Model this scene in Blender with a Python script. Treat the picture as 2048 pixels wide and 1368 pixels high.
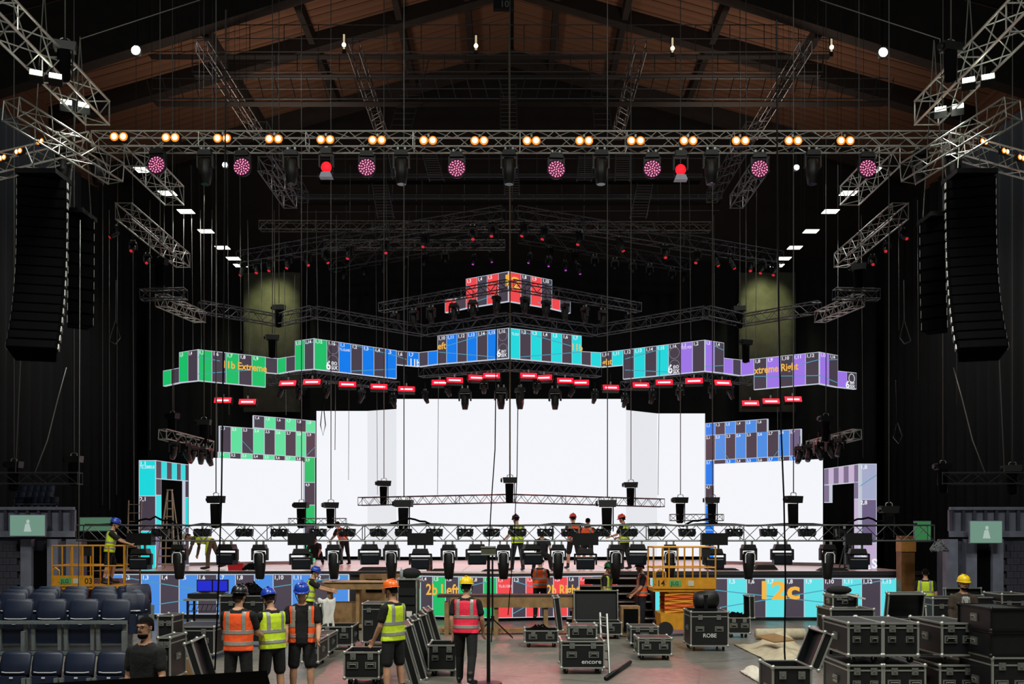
import bpy, bmesh, math, random
import numpy as np
from mathutils import Vector, Matrix, Quaternion
random.seed(7)
for o in list(bpy.data.objects):
    bpy.data.objects.remove(o, do_unlink=True)
scene = bpy.context.scene
COL = scene.collection
PI = math.pi
# ------------------------------------------------------------------ camera
FPX = 1860.0; HY = 1069.0; EYE = 2.74
cam_d = bpy.data.cameras.new('camera'); cam = bpy.data.objects.new('camera', cam_d); COL.objects.link(cam)
cam.location = (0, 0, EYE); cam.rotation_euler = (PI/2, 0, 0)
cam_d.sensor_width = 36; cam_d.sensor_fit = 'HORIZONTAL'; cam_d.lens = FPX/2048*36
cam_d.shift_y = (HY-684)/2048; cam_d.clip_end = 300
scene.camera = cam
def P(px, py, Y):                       # photograph point at a chosen distance -> metres
    return Vector(((px-1024)/FPX*Y, Y, EYE+(HY-py)/FPX*Y))
def M2(Y): return FPX/Y
# ------------------------------------------------------------------ world, exposure
vs = scene.view_settings
vs.view_transform = 'Standard'; vs.look = 'None'; vs.exposure = 0.0; vs.gamma = 1.0; vs.use_curve_mapping = False
w = bpy.data.worlds.new('hall_dark'); scene.world = w; w.use_nodes = True
w.node_tree.nodes['Background'].inputs[0].default_value = (.5, .52, .5, 1)
w.node_tree.nodes['Background'].inputs[1].default_value = .0012
# ------------------------------------------------------------------ house lights of the hall (roof floods over the seating)
def area(name, loc, target, sx, sy, power, color):
    d = bpy.data.lights.new(name, 'AREA'); d.shape = 'RECTANGLE'; d.size = sx; d.size_y = sy; d.energy = power; d.color = color
    o = bpy.data.objects.new(name, d); COL.objects.link(o); o.location = loc
    o.rotation_euler = (Vector(target)-Vector(loc)).to_track_quat('-Z', 'Y').to_euler(); return o
def spot(name, loc, target, power, color, ang, blend=.5, rad=.1):
    d = bpy.data.lights.new(name, 'SPOT'); d.energy = power; d.color = color; d.spot_size = ang; d.spot_blend = blend; d.shadow_soft_size = rad
    o = bpy.data.objects.new(name, d); COL.objects.link(o); o.location = loc
    o.rotation_euler = (Vector(target)-Vector(loc)).to_track_quat('-Z', 'Y').to_euler(); return o
for sx in (-1, 1):
    area('house_light', (sx*9, 3, 19), (sx*5, 18, 0), 3, 3, 1300, (1, 1, .93))
    spot('house_spot', (sx*7, 8, 20), (sx*4.5, 17, 0), 8500, (1, 1, .92), 1.25, .5, .8)
# flood lamps fixed to the two lengthways trusses (their housings are built with the trusses)
for sx in (-1, 1):
    for px, py, Y in ((92, 152, 21.5), (150, 210, 23.8)):
        p = P(1024+sx*(1024-px), py+(8 if sx > 0 else 0), Y)
        spot('truss_flood', p+Vector((0, 0, -.35)), (sx*4.5, 19, 0), 900, (.95, 1, .9), 2.4, .7, .2)
# warm uplights for the roof glow behind the ribs, without fixtures
area('roof_uplight', (-12, 51, 19), (-11, 51, 34), 3, 3, 640, (1, .72, .55))
area('roof_uplight', (12, 51, 19), (11, 51, 34), 3, 3, 640, (1, .72, .55))
# lamps that graze the rear drape
spot('drape_lamp', P(545, 505, 45.4), P(545, 630, 47.6), 480, (.95, 1, .5), 1.15, 1, .2)
spot('drape_lamp', P(1530, 505, 45.4), P(1530, 630, 47.6), 480, (.95, 1, .5), 1.15, 1, .2)

# ------------------------------------------------------------------ materials
def lin(c):
    if isinstance(c, str):
        c = tuple(int(c[i:i+2], 16)/255 for i in (0, 2, 4))
    return tuple((x/12.92 if x <= .04045 else ((x+.055)/1.055)**2.4) for x in c)+(1,)
MATS = {}
def mat(name, col, rough=.6, metal=0, var=.25, scale=8, bump=0, emit=None, es=1.0, spec=.5):
    if name in MATS: return MATS[name]
    m = bpy.data.materials.new(name); m.use_nodes = True; nt = m.node_tree; b = nt.nodes['Principled BSDF']
    c = lin(col); b.inputs['Roughness'].default_value = rough; b.inputs['Metallic'].default_value = metal
    b.inputs['Specular IOR Level'].default_value = spec
    b.inputs['Base Color'].default_value = c
    if emit is not None:
        b.inputs['Emission Color'].default_value = lin(emit); b.inputs['Emission Strength'].default_value = es
    if var:
        tc = nt.nodes.new('ShaderNodeTexCoord'); nz = nt.nodes.new('ShaderNodeTexNoise'); nz.inputs['Scale'].default_value = scale
        nz.inputs['Detail'].default_value = 4
        rp = nt.nodes.new('ShaderNodeValToRGB'); e = rp.color_ramp.elements
        e[0].position = .3; e[1].position = .75
        e[0].color = tuple(x*(1-var) for x in c[:3])+(1,); e[1].color = tuple(min(1, x*(1+var)) for x in c[:3])+(1,)
        nt.links.new(tc.outputs['Object'], nz.inputs['Vector']); nt.links.new(nz.outputs['Fac'], rp.inputs['Fac'])
        nt.links.new(rp.outputs['Color'], b.inputs['Base Color'])
        if bump:
            bp = nt.nodes.new('ShaderNodeBump'); bp.inputs['Strength'].default_value = bump; bp.inputs['Distance'].default_value = .02
            nt.links.new(nz.outputs['Fac'], bp.inputs['Height']); nt.links.new(bp.outputs['Normal'], b.inputs['Normal'])
    MATS[name] = m; return m
def emis(name, col, s=1.0):
    return mat(name, '0a0a0a', .6, 0, 0, emit=col, es=s)
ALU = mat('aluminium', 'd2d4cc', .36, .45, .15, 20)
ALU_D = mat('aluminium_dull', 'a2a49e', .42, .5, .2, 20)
BLK_M = mat('black_metal', '101113', .45, .4, .2, 20)
TRUSS_B = mat('black_truss', '4c4e52', .35, .4, .2, 20)
BLK_P = mat('black_plastic', '0b0c0d', .5, 0, .2, 15)
DRAPE = mat('black_drape', '0b0b0c', .95, 0, .3, 3)
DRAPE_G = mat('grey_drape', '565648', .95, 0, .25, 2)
STEEL = mat('steel_cable', '6f716c', .5, .6, .1, 30)
CABLE = mat('black_cable', '060607', .95, 0, .1, 30, spec=.1)
RUB = mat('rubber', '0d0d0e', .8, 0, .2, 20)
WOOD = mat('plywood', '8a6b43', .7, 0, .3, 5)
WOOD_D = mat('wood_dark', '33261b', .7, 0, .3, 5)
LENS = mat('lens_dark', '20242a', .15, .2, 0)
LED_COL = dict(G='1dc06a', D='463d4a', B='0a7df0', b='4a8fe6', C='1fdbe0', c='5fe4ea', P='a077ea', R='f4484c', L='c3aed0', S='a9aecd', T='6f6285', g='5fe3a0')
def LM(k):
    return emis('led_'+k, LED_COL[k], .95 if k != 'D' else 1.0)
LINE = emis('led_line', 'c8d0dc', .9)
GOLD = emis('led_gold', 'f2b445', 1.0)
WHT = emis('led_white_text', 'f0f2f6', 1.0)
TEAL = emis('led_teal_line', '5aa9c4', .8)
SCREEN_W = emis('led_white_screen', 'f3f5fa', 1.0)
SCREEN_W2 = emis('led_white_screen_side', 'eceef3', .93)
# ------------------------------------------------------------------ mesh helpers
class MB:
    def __init__(s): s.v = []; s.f = []; s.m = []
    def add(s, vs_, fs, mi=0):
        n = len(s.v); s.v += [tuple(x) for x in vs_]; s.f += [tuple(i+n for i in f) for f in fs]; s.m += [mi]*len(fs); return s
    def box(s, c, d, rot=None, mi=0):
        x, y, z = d[0]/2, d[1]/2, d[2]/2
        vs_ = [Vector((a*x, b*y, e*z)) for a, b, e in ((-1,-1,-1),(1,-1,-1),(1,1,-1),(-1,1,-1),(-1,-1,1),(1,-1,1),(1,1,1),(-1,1,1))]
        if rot is not None: vs_ = [rot @ q for q in vs_]
        c = Vector(c); return s.add([q+c for q in vs_], [(0,3,2,1),(4,5,6,7),(0,1,5,4),(1,2,6,5),(2,3,7,6),(3,0,4,7)], mi)
    def hexa(s, pts, mi=0):    # 4 bottom, 4 top
        return s.add(pts, [(0,3,2,1),(4,5,6,7),(0,1,5,4),(1,2,6,5),(2,3,7,6),(3,0,4,7)], mi)
    def tube(s, p0, p1, r0, r1=None, n=8, mi=0, caps=True):
        p0 = Vector(p0); p1 = Vector(p1); r1 = r0 if r1 is None else r1
        q = (p1-p0).to_track_quat('Z', 'Y') if (p1-p0).length > 1e-6 else Quaternion()
        a = q @ Vector((1,0,0)); b = q @ Vector((0,1,0)); vs_ = []
        for p, r in ((p0, r0), (p1, r1)):
            for i in range(n):
                t = 2*PI*i/n; vs_.append(p+a*(r*math.cos(t))+b*(r*math.sin(t)))
        fs = [(i, (i+1) % n, n+(i+1) % n, n+i) for i in range(n)]
        if caps: fs += [tuple(range(n-1, -1, -1)), tuple(range(n, 2*n))]
        return s.add(vs_, fs, mi)
    def path(s, pts, r, n=6, mi=0):
        pts = [Vector(p) for p in pts]; rings = []
        for i, p in enumerate(pts):
            d = (pts[min(i+1, len(pts)-1)]-pts[max(i-1, 0)])
            q = d.to_track_quat('Z', 'Y'); a = q @ Vector((1,0,0)); b = q @ Vector((0,1,0))
            rings.append([p+a*(r*math.cos(2*PI*k/n))+b*(r*math.sin(2*PI*k/n)) for k in range(n)])
        vs_ = [x for rg in rings for x in rg]; fs = []
        for i in range(len(pts)-1):
            fs += [(i*n+k, i*n+(k+1) % n, (i+1)*n+(k+1) % n, (i+1)*n+k) for k in range(n)]
        fs += [tuple(range(n-1, -1, -1)), tuple(range(len(vs_)-n, len(vs_)))]
        return s.add(vs_, fs, mi)
    def lathe(s, prof, n=16, axis='Z', o=(0,0,0), mi=0, rot=None):
        o = Vector(o); vs_ = []
        for r, z in prof:
            for i in range(n):
                t = 2*PI*i/n; q = Vector((r*math.cos(t), r*math.sin(t), z))
                if axis == 'Y': q = Vector((q.x, q.z, q.y))
                if axis == 'X': q = Vector((q.z, q.y, -q.x))
                if rot is not None: q = rot @ q
                vs_.append(o+q)
        fs = []
        for j in range(len(prof)-1):
            fs += [(j*n+i, j*n+(i+1) % n, (j+1)*n+(i+1) % n, (j+1)*n+i) for i in range(n)]
        fs += [tuple(range(n-1, -1, -1)), tuple(range(len(vs_)-n, len(vs_)))]
        return s.add(vs_, fs, mi)
    def ball(s, c, r, n=10, m=6, mi=0):
        rr = r if hasattr(r, '__len__') else (r, r, r); c = Vector(c); vs_ = []
        for j in range(m+1):
            a = PI*j/m
            for i in range(n):
                t = 2*PI*i/n; vs_.append(c+Vector((rr[0]*math.sin(a)*math.cos(t), rr[1]*math.sin(a)*math.sin(t), -rr[2]*math.cos(a))))
        fs = [(j*n+i, j*n+(i+1) % n, (j+1)*n+(i+1) % n, (j+1)*n+i) for j in range(m) for i in range(n)]
        return s.add(vs_, fs, mi)
    def mesh(s, name, mats, smooth=False, org=(0,0,0)):
        o = Vector(org); me = bpy.data.meshes.new(name)
        me.from_pydata([(a[0]-o.x, a[1]-o.y, a[2]-o.z) for a in s.v], [], s.f)
        for m in (mats if isinstance(mats, (list, tuple)) else [mats]): me.materials.append(m)
        me.polygons.foreach_set('material_index', s.m)
        if smooth: me.polygons.foreach_set('use_smooth', [True]*len(s.f))
        me.update(); return me
    def build(s, name, mats, parent=None, smooth=False, org=None, loc=None):
        if org is None: org = (0,0,0)
        me = s.mesh(name, mats, smooth, org); return link(name, me, parent, loc)
def link(name, me, parent=None, loc=None, rot=None):
    o = bpy.data.objects.new(name, me); COL.objects.link(o)
    if parent is not None: o.parent = parent
    if loc is not None: o.location = loc
    if rot is not None: o.rotation_euler = rot
    return o
def tag(o, label=None, cat=None, group=None, kind=None):
    if label: o['label'] = label
    if cat: o['category'] = cat
    if group: o['group'] = group
    if kind: o['kind'] = kind
    return o
def thing(name, label, cat, loc=(0,0,0), rotz=0, group=None):
    o = bpy.data.objects.new(name, None); COL.objects.link(o); o.location = loc; o.rotation_euler = (0, 0, rotz); o.empty_display_size = .1
    return tag(o, label, cat, group)
def struct(o): o['kind'] = 'structure'; return o
KIDS = {}
def dup(root, loc=None, rot=None, label=None, group=None):
    kids = {}
    for o in bpy.data.objects:
        if o.parent: kids.setdefault(o.parent.name, []).append(o)
    def cp(o, par):
        c = o.copy(); COL.objects.link(c); c.parent = par
        for k in kids.get(o.name, []): cp(k, c)
        return c
    r = cp(root, None)
    if loc is not None: r.location = loc
    if rot is not None: r.rotation_euler = rot
    if label: r['label'] = label
    if group: r['group'] = group
    return r
_CYL = {}
def rod(name, p0, p1, r, m, parent=None, n=6, org=(0,0,0)):
    k = (m.name, n)
    if k not in _CYL: _CYL[k] = MB().tube((0,0,0), (0,0,1), 1, 1, n).mesh('rod', m)
    p0 = Vector(p0)-Vector(org); p1 = Vector(p1)-Vector(org); d = p1-p0
    o = bpy.data.objects.new(name, _CYL[k]); COL.objects.link(o); o.parent = parent
    o.location = p0; o.rotation_euler = d.to_track_quat('Z', 'Y').to_euler(); o.scale = (r, r, d.length); return o
_BOX = {}
def brick(name, c, d, m, parent=None, rotz=0, rot=None):
    if m.name not in _BOX: _BOX[m.name] = MB().box((0,0,0), (1,1,1)).mesh('block', m)
    o = bpy.data.objects.new(name, _BOX[m.name]); COL.objects.link(o); o.parent = parent; o.location = c; o.scale = d
    o.rotation_euler = rot if rot is not None else (0, 0, rotz); return o
_TXT = {}
def text_mesh(s, m, bold=0.0, ext=.004):
    k = (s, m.name, bold)
    if k in _TXT: return _TXT[k]
    cu = bpy.data.curves.new('t', 'FONT'); cu.body = s; cu.size = 1.0; cu.extrude = ext; cu.offset = bold; cu.resolution_u = 3
    o = bpy.data.objects.new('t', cu); COL.objects.link(o)
    dg = bpy.context.evaluated_depsgraph_get(); me = bpy.data.meshes.new_from_object(o.evaluated_get(dg))
    bpy.data.objects.remove(o); me.name = 'lettering'; me.materials.clear(); me.materials.append(m)
    _TXT[k] = me; return me
def text(s, org, u, v, size, m, parent=None, bold=0.0, name='lettering', off=(0,0,0), width=None):
    me = text_mesh(s, m, bold); o = bpy.data.objects.new(name, me); COL.objects.link(o); o.parent = parent
    u = Vector(u).normalized(); v = Vector(v).normalized(); n = u.cross(v)
    sx = size
    if width:
        xs = [q.co.x for q in me.vertices]; sx = width/max(1e-6, max(xs)-min(xs))
    R = Matrix((u, v, n)).transposed().to_4x4()
    o.matrix_local = Matrix.Translation(Vector(org)-Vector(off)) @ R @ Matrix.Diagonal((sx, size, size, 1)); return o
ORD = ['first','second','third','fourth','fifth','sixth','seventh','eighth','ninth','tenth','eleventh','twelfth','thirteenth','fourteenth','fifteenth','sixteenth','seventeenth','eighteenth','nineteenth']
TENS = {20:'twent', 30:'thirt', 40:'fort', 50:'fift', 60:'sixt', 70:'sevent'}
def nth(i):
    if i < 19: return ORD[i]
    i += 1; t = i//10*10
    return TENS[t]+'ieth' if i == t else TENS[t]+'y-'+ORD[i-t-1]
# ================================================================== the hall shell
def floor_mat():
    m = bpy.data.materials.new('painted_concrete_floor'); m.use_nodes = True; nt = m.node_tree; b = nt.nodes['Principled BSDF']
    tc = nt.nodes.new('ShaderNodeTexCoord')
    n1 = nt.nodes.new('ShaderNodeTexNoise'); n1.inputs['Scale'].default_value = .35; n1.inputs['Detail'].default_value = 8; n1.inputs['Roughness'].default_value = .65
    n2 = nt.nodes.new('ShaderNodeTexNoise'); n2.inputs['Scale'].default_value = 6; n2.inputs['Detail'].default_value = 6
    rp = nt.nodes.new('ShaderNodeValToRGB'); e = rp.color_ramp.elements
    e[0].position = .3; e[0].color = lin('5e5b54'); e[1].position = .75; e[1].color = lin('838077')
    rr = nt.nodes.new('ShaderNodeMapRange'); rr.inputs[1].default_value = .3; rr.inputs[2].default_value = .7; rr.inputs[3].default_value = .28; rr.inputs[4].default_value = .5
    bp = nt.nodes.new('ShaderNodeBump'); bp.inputs['Strength'].default_value = .12; bp.inputs['Distance'].default_value = .01
    vo = nt.nodes.new('ShaderNodeTexVoronoi'); vo.feature = 'DISTANCE_TO_EDGE'; vo.inputs['Scale'].default_value = .22
    mx = nt.nodes.new('ShaderNodeMapRange'); mx.inputs[1].default_value = 0; mx.inputs[2].default_value = .006; mx.inputs[3].default_value = .45; mx.inputs[4].default_value = 1
    mu = nt.nodes.new('ShaderNodeMix'); mu.data_type = 'RGBA'; mu.blend_type = 'MULTIPLY'; mu.inputs[0].default_value = 1
    wv = nt.nodes.new('ShaderNodeVectorMath'); wv.operation = 'ADD'; sc = nt.nodes.new('ShaderNodeVectorMath'); sc.operation = 'SCALE'; sc.inputs[3].default_value = .6
    L = nt.links.new
    for n in (n1, n2): L(tc.outputs['Object'], n.inputs['Vector'])
    L(n1.outputs['Color'], sc.inputs[0]); L(sc.outputs[0], wv.inputs[0]); L(tc.outputs['Object'], wv.inputs[1]); L(wv.outputs[0], vo.inputs['Vector'])
    L(n1.outputs['Fac'], rp.inputs['Fac']); L(vo.outputs['Distance'], mx.inputs[0]); L(rp.outputs['Color'], mu.inputs[6]); L(mx.outputs[0], mu.inputs[7])
    L(mu.outputs[2], b.inputs['Base Color']); L(n2.outputs['Fac'], rr.inputs[0]); L(rr.outputs[0], b.inputs['Roughness'])
    L(n2.outputs['Fac'], bp.inputs['Height']); L(bp.outputs['Normal'], b.inputs['Normal']); return m
struct(MB().box((0, 22, -.1), (60, 84, .2)).build('floor', floor_mat()))
BLK_WALL = mat('dark_hall_wall', '131315', .9, 0, .3, 1)
struct(MB().box((0, 64, 20), (60, .4, 40)).build('wall_back', BLK_WALL))
wl = {}
for s, nm in ((-1, 'wall_left'), (1, 'wall_right')):
    wl[s] = struct(MB().box((s*27, 22, 16), (.4, 84, 32)).build(nm, BLK_WALL))
struct(MB().box((0, -20, 16), (60, .4, 36)).build('wall_rear_seating', BLK_WALL))
ROOFB = mat('roof_board_brown', '6a4e3d', .85, 0, .3, 1.2, .2)
RIB = mat('roof_rib_concrete', '262322', .9, 0, .25, 1.5)
roof = struct(MB().hexa([Vector((x, y, 35.0-.28*abs(x)+dz)) for dz in (0, .3) for x, y in ((-28, -20), (0, -20), (0, 64), (-28, 64))]).hexa(
    [Vector((x, y, 35.0-.28*abs(x)+dz)) for dz in (0, .3) for x, y in ((0, -20), (28, -20), (28, 64), (0, 64))]).build('ceiling', RIB))
th = math.atan(.28)
for s in (-1, 1):                                   # roof boards, one by one
    for k in range(28):
        y = 45.5+k*.62
        brick('roof_board', (s*13.9, y, 34.9-.28*13.9-.03-.01*(k % 3)), (28.6, .585, .06), ROOFB, roof, rot=(0, s*th, 0))
    for k in range(16):                              # boarding on the upper side walls
        brick('wall_board', (s*26.7, 40, 17.5+k*.66), (.06, 40, .62), ROOFB, wl[s])
n = 1
for Y, dz in ((45.2, 3.6), (53.5, 1.1), (61.5, 1.1)):        # transverse ribs
    for s in (-1, 1):
        pts = []
        for zt in (0, 1):
            for x, y in ((0, Y), (s*27, Y), (s*27, Y+.7), (0, Y+.7)):
                pts.append(Vector((x, y, 34.85-.28*abs(x)-(dz*(.75 if abs(x) < 1 else 1) if zt == 0 else 0))))
        struct(MB().hexa(pts).build('trim_%d' % n, RIB)); n += 1
for x in (-16.5, -11.5, -6.5, -2.6, 2.6, 6.5, 11.5, 16.5):   # purlins
    struct(MB().box((x, 54, 34.5-.28*abs(x)), (.35, 17, .7)).build('trim_%d' % n, RIB)); n += 1
# pleated drapes
def drape(name, label, x0, x1, y0, y1, z0, z1, m, amp=.09, step=.22, group='stage drapes'):
    mb = MB(); a = Vector((x0, y0, 0)); b = Vector((x1, y1, 0)); L = (b-a).length; nn = int(L/step); d = (b-a)/nn; nrm = Vector((-d.y, d.x, 0)).normalized()
    vs_ = []
    for i in range(nn+1):
        o = nrm*(amp*math.sin(i*PI/2)+random.uniform(-.02, .02)); p = a+d*i+o
        vs_ += [(p.x, p.y, z0), (p.x, p.y, z1)]
    mb.add(vs_, [(2*i, 2*i+2, 2*i+3, 2*i+1) for i in range(nn)])
    o = mb.build(name, m, None, True); sd = o.modifiers.new('thickness', 'SOLIDIFY'); sd.thickness = .012
    return tag(o, label, 'drape', group)
drape('stage_drape', 'wide black pleated drape hanging across the back of the stage', -19, 19, 48.5, 48.5, 0, 17, DRAPE)
drape('stage_drape', 'black pleated side drape left of the stage', -19.5, -19.5, 27, 48.5, 0, 19, DRAPE)
drape('stage_drape', 'black pleated side drape right of the stage', 19.5, 19.5, 27, 48.5, 0, 19, DRAPE)
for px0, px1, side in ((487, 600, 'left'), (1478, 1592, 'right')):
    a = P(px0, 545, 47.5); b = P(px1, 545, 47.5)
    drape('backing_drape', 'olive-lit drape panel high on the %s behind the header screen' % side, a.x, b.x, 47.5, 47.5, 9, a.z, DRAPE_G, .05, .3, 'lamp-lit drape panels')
# ================================================================== stage deck
DK = mat('stage_deck_ply', 'd8bdb4', .24, 0, .14, 1.5)  # pink cast of the red strobes is put into the ply colour
DKE = mat('deck_black_edge', '1a1617', .6, 0, .2, 4)
ZD = 1.55
stage = thing('stage', 'raised stage deck of pale plywood sheets, pink light painted in, with a black edge', 'stage', (0, 37, 0))
MB().box((-.4, 37.3, .73), (27.6, 14.2, 1.46)).build('substructure', DKE, stage, org=(0, 37, 0))
for i in range(11):
    for j in range(12):
        brick('deck_sheet', (-13.42+i*2.44+1.22-.4-.0, 30.2+j*1.22+.61-37, 1.505+random.uniform(-.003, .003)), (2.425, 1.208, .09), DK, stage)
MB().box((-.4, 30.15, 1.49), (27.4, .1, .12)).build('edge_strip', DKE, stage, org=(0, 37, 0))
# front wedge of the deck in the middle
MB().hexa([Vector((x, y, z)) for z in (.1, 1.5) for x, y in ((P(830, 0, 30).x, 30.15), (P(993, 0, 29.2).x, 29.35), (P(1240, 0, 30).x, 30.15), (0, 30.4))]).build('front_wedge', DKE, stage, org=(0, 37, 0))
MB().hexa([Vector((x, y, z)) for z in (1.5, 1.55) for x, y in ((P(830, 0, 30).x, 30.15), (P(993, 0, 29.2).x, 29.3), (P(1240, 0, 30).x, 30.15), (0, 30.4))]).build('wedge_sheet', DK, stage, org=(0, 37, 0))

# ================================================================== LED screens
def interp_y(nodes):
    def f(px):
        for (a, ya), (b, yb) in zip(nodes, nodes[1:]):
            if px <= b or (b, yb) == nodes[-1]:
                t = (px-a)/(b-a); return 1/((1-t)/ya+t/yb)
    return f
class Face:                                     # one flat vertical face of a screen
    def __init__(s, root, Yf, x0, x1):
        s.r = root; s.Yf = Yf; s.x0 = x0; s.x1 = x1
        a = P(x0, 900, Yf(x0)); b = P(x1, 900, Yf(x1)); s.u = (b-a); s.u.z = 0; s.u.normalize()
        s.n = Vector((s.u.y, -s.u.x, 0))         # towards the viewer
        s.org = root.location
    def pt(s, px, py, off=0): return P(px, py, s.Yf(px))+s.n*off
    def quad(s, xa, xb, ta, tb, ba, bb, m, name, f=0.0, t=.06, gap=.012):
        a, b, c, d = s.pt(xa, ba), s.pt(xb, bb), s.pt(xb, tb), s.pt(xa, ta)
        g = s.u*gap; z = Vector((0, 0, gap))
        q = [a+g+z, b-g+z, c-g-z, d+g-z]
        fr = [p+s.n*f for p in q]; bk = [p+s.n*(f-t) for p in q]
        return MB().add(fr+bk, [(0,1,2,3),(7,6,5,4),(0,4,5,1),(1,5,6,2),(2,6,7,3),(3,7,4,0)]).build(name, m, s.r, org=s.org)
    def text(s, st, px, py, hpx, m, wpx=None, bold=.0, name='lettering'):
        Y = s.Yf(px); sz = hpx*Y/FPX/.69
        wd = (s.pt(px+wpx, py)-s.pt(px, py)).length if wpx else None
        return text(st, s.pt(px, py, .012), s.u, (0,0,1), sz, m, s.r, bold, name, s.org, wd)
    def line(s, xa, ya, xb, yb, m, wd=.03, name='test_line'):
        a = s.pt(xa, ya, .008)-s.org; b = s.pt(xb, yb, .008)-s.org; z = Vector((0, 0, wd/2))
        return MB().add([a-z, b-z, b+z, a+z, a-z-s.n*.004, b-z-s.n*.004, b+z-s.n*.004, a+z-s.n*.004], [(0,1,2,3),(7,6,5,4),(0,4,5,1),(2,6,7,3)]).build(name, m, s.r)
def lerp(a, b, t): return a+(b-a)*t
def led_strip(root, Yf, xs, t0, t1, b0, b1, cols, nums=None, numh=5):
    x0, x1 = xs[0], xs[-1]; F = Face(root, Yf, x0, x1)
    F.quad(x0, x1, t0, t1, b0, b1, LINE, 'screen_frame', -.01, .12, -.012)
    for i, c in enumerate(cols):
        ta, tb = lerp(t0, t1, (xs[i]-x0)/(x1-x0)), lerp(t0, t1, (xs[i+1]-x0)/(x1-x0))
        ba, bb = lerp(b0, b1, (xs[i]-x0)/(x1-x0)), lerp(b0, b1, (xs[i+1]-x0)/(x1-x0))
        F.quad(xs[i], xs[i+1], ta, tb, ba, bb, LM(c), 'led_panel', gap=.014)
        if nums and nums[i]:
            F.text(nums[i], xs[i]+1.5, ta+numh*1.3+2, numh*1.3, WHT, bold=.015, name='panel_number')
    return F
def even(a, b, n): return [lerp(a, b, i/n) for i in range(n+1)]
RIBN = interp_y([(300, 38.1), (396, 36.25), (555, 38.1), (628, 37.1), (838, 39.95), (1017, 38), (1202, 39.95), (1410, 37.1), (1482, 38.1), (1639, 36.25), (1740, 38.1)])
def logo_ring(F, cx, cy, r, m):                  # ring outline on a panel
    Y = F.Yf(cx); rr = r*Y/FPX; c = F.pt(cx, cy, .012)-F.org; pts = []
    for i in range(25):
        t = 2*PI*i/24; pts.append(c+F.u*(rr*math.cos(t))+Vector((0, 0, rr*math.sin(t))))
    MB().path(pts, .012, 4).build('logo_ring', m, F.r)
RING = emis('led_ring', '857f8c', .8)
def eighty_six(F, x, yb, s=1.0):
    F.text('6', x, yb, 17*s, WHT, wpx=9*s, bold=.03, name='logo_lettering')
    F.text('80', x+10*s, yb-9*s, 7*s, WHT, wpx=11*s, name='logo_lettering')
    F.text('SIX', x+10*s, yb, 7.5*s, WHT, wpx=13*s, bold=.02, name='logo_lettering')
HG = 'header screens zigzagging above the stage'
r = thing('led_header_screen', 'green striped header screen reading 11b Extreme, far left', 'screen', P(440, 765, 37), 0, HG)
led_strip(r, RIBN, [326, 342, 358], 742, 736, 772, 765, 'GD')
led_strip(r, RIBN, [358, 376, 396], 705, 699, 765, 761, 'GD', ['1,3', '1,4'])
F = led_strip(r, RIBN, [396, 424, 452, 478, 504, 531], 699, 714, 761, 774, 'GDGDG', ['1,5', '1,6', '1,7', '1,8', '1,9'])
F.text('11b Extreme', 444, 735, 14, GOLD, wpx=86, bold=.02)
F.line(396, 714, 440, 722, TEAL); F.line(396, 748, 500, 740, TEAL)
r = thing('led_header_screen', 'narrow green and grey header screen tucked beside the 11b Extreme screen', 'screen', P(560, 745, 38), 0, HG)
led_strip(r, RIBN, [531, 555], 715, 717, 745, 747, 'D'); led_strip(r, RIBN, [555, 572, 590], 717, 712, 747, 741, 'GD')
F = led_strip(r, RIBN, [590, 609, 628], 682, 677, 741, 738, 'GD', ['1,13', '1,14'])
F.line(590, 690, 628, 684, TEAL)
r = thing('led_header_screen', 'green to blue header screen with round logo rings, left of centre', 'screen', P(700, 750, 38), 0, HG)
F = led_strip(r, RIBN, [628, 654, 678, 702, 725, 748, 771, 793], 677, 701, 738, 757, 'GDBDBDB', ['1,15', '1,16', '1,1', '1,2', '1,3', '1,4', '1,5'])
logo_ring(F, 666, 697, 11, RING); logo_ring(F, 666, 722, 11, RING); eighty_six(F, 652, 738.5); F.text('TL:0,640', 679, 701, 5, WHT, wpx=20)
F.line(705, 690, 793, 712, TEAL); F.line(702, 742, 793, 738, TEAL)
r = thing('led_header_screen', 'blue striped header screen reading eft, left half of the central corner', 'screen', P(930, 725, 39), 0, HG)
F = led_strip(r, RIBN, [793, 815, 838], 702, 705, 729, 733, 'DB', ['1,6', '1,7']); F.text('11b', 818, 731, 14, WHT, wpx=19, bold=.02); F.line(793, 712, 815, 720, TEAL)
led_strip(r, RIBN, [838, 856, 875], 705, 701, 733, 728, 'DB')
F = led_strip(r, RIBN, [875, 893, 914, 934, 954, 975, 995, 1017], 672, 656, 728, 716, 'DBDBDBD', ['1,10', '1,11', '1,12', '1,13', '1,14', '1,15', '1,16'])
F.text('eft', 876, 699, 13, GOLD, wpx=16, bold=.02); logo_ring(F, 1006, 672, 9.5, RING); logo_ring(F, 1006, 697, 9.5, RING); eighty_six(F, 994, 714, .85)
F.line(893, 692, 985, 664, TEAL); F.line(875, 704, 990, 714, TEAL)
r = thing('led_header_screen', 'cyan striped header screen reading 11b and ght, right half of the central corner', 'screen', P(1100, 725, 39), 0, HG)
F = led_strip(r, RIBN, [1017, 1040, 1062, 1083, 1103, 1124, 1144, 1163], 656, 672, 716, 729, 'CDCDCDC', ['', '1,2', '1,3', '1,4', '1,5', '1,6', '1,7'])
F.text('11b', 1142, 700, 13, GOLD, wpx=20, bold=.02); F.line(1045, 664, 1142, 692, TEAL); F.line(1040, 714, 1163, 704, TEAL); F.text('TL:0,0', 1023, 670, 5, WHT, wpx=14)
led_strip(r, RIBN, [1163, 1182, 1202], 703, 705, 729, 734, 'DC')
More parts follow.
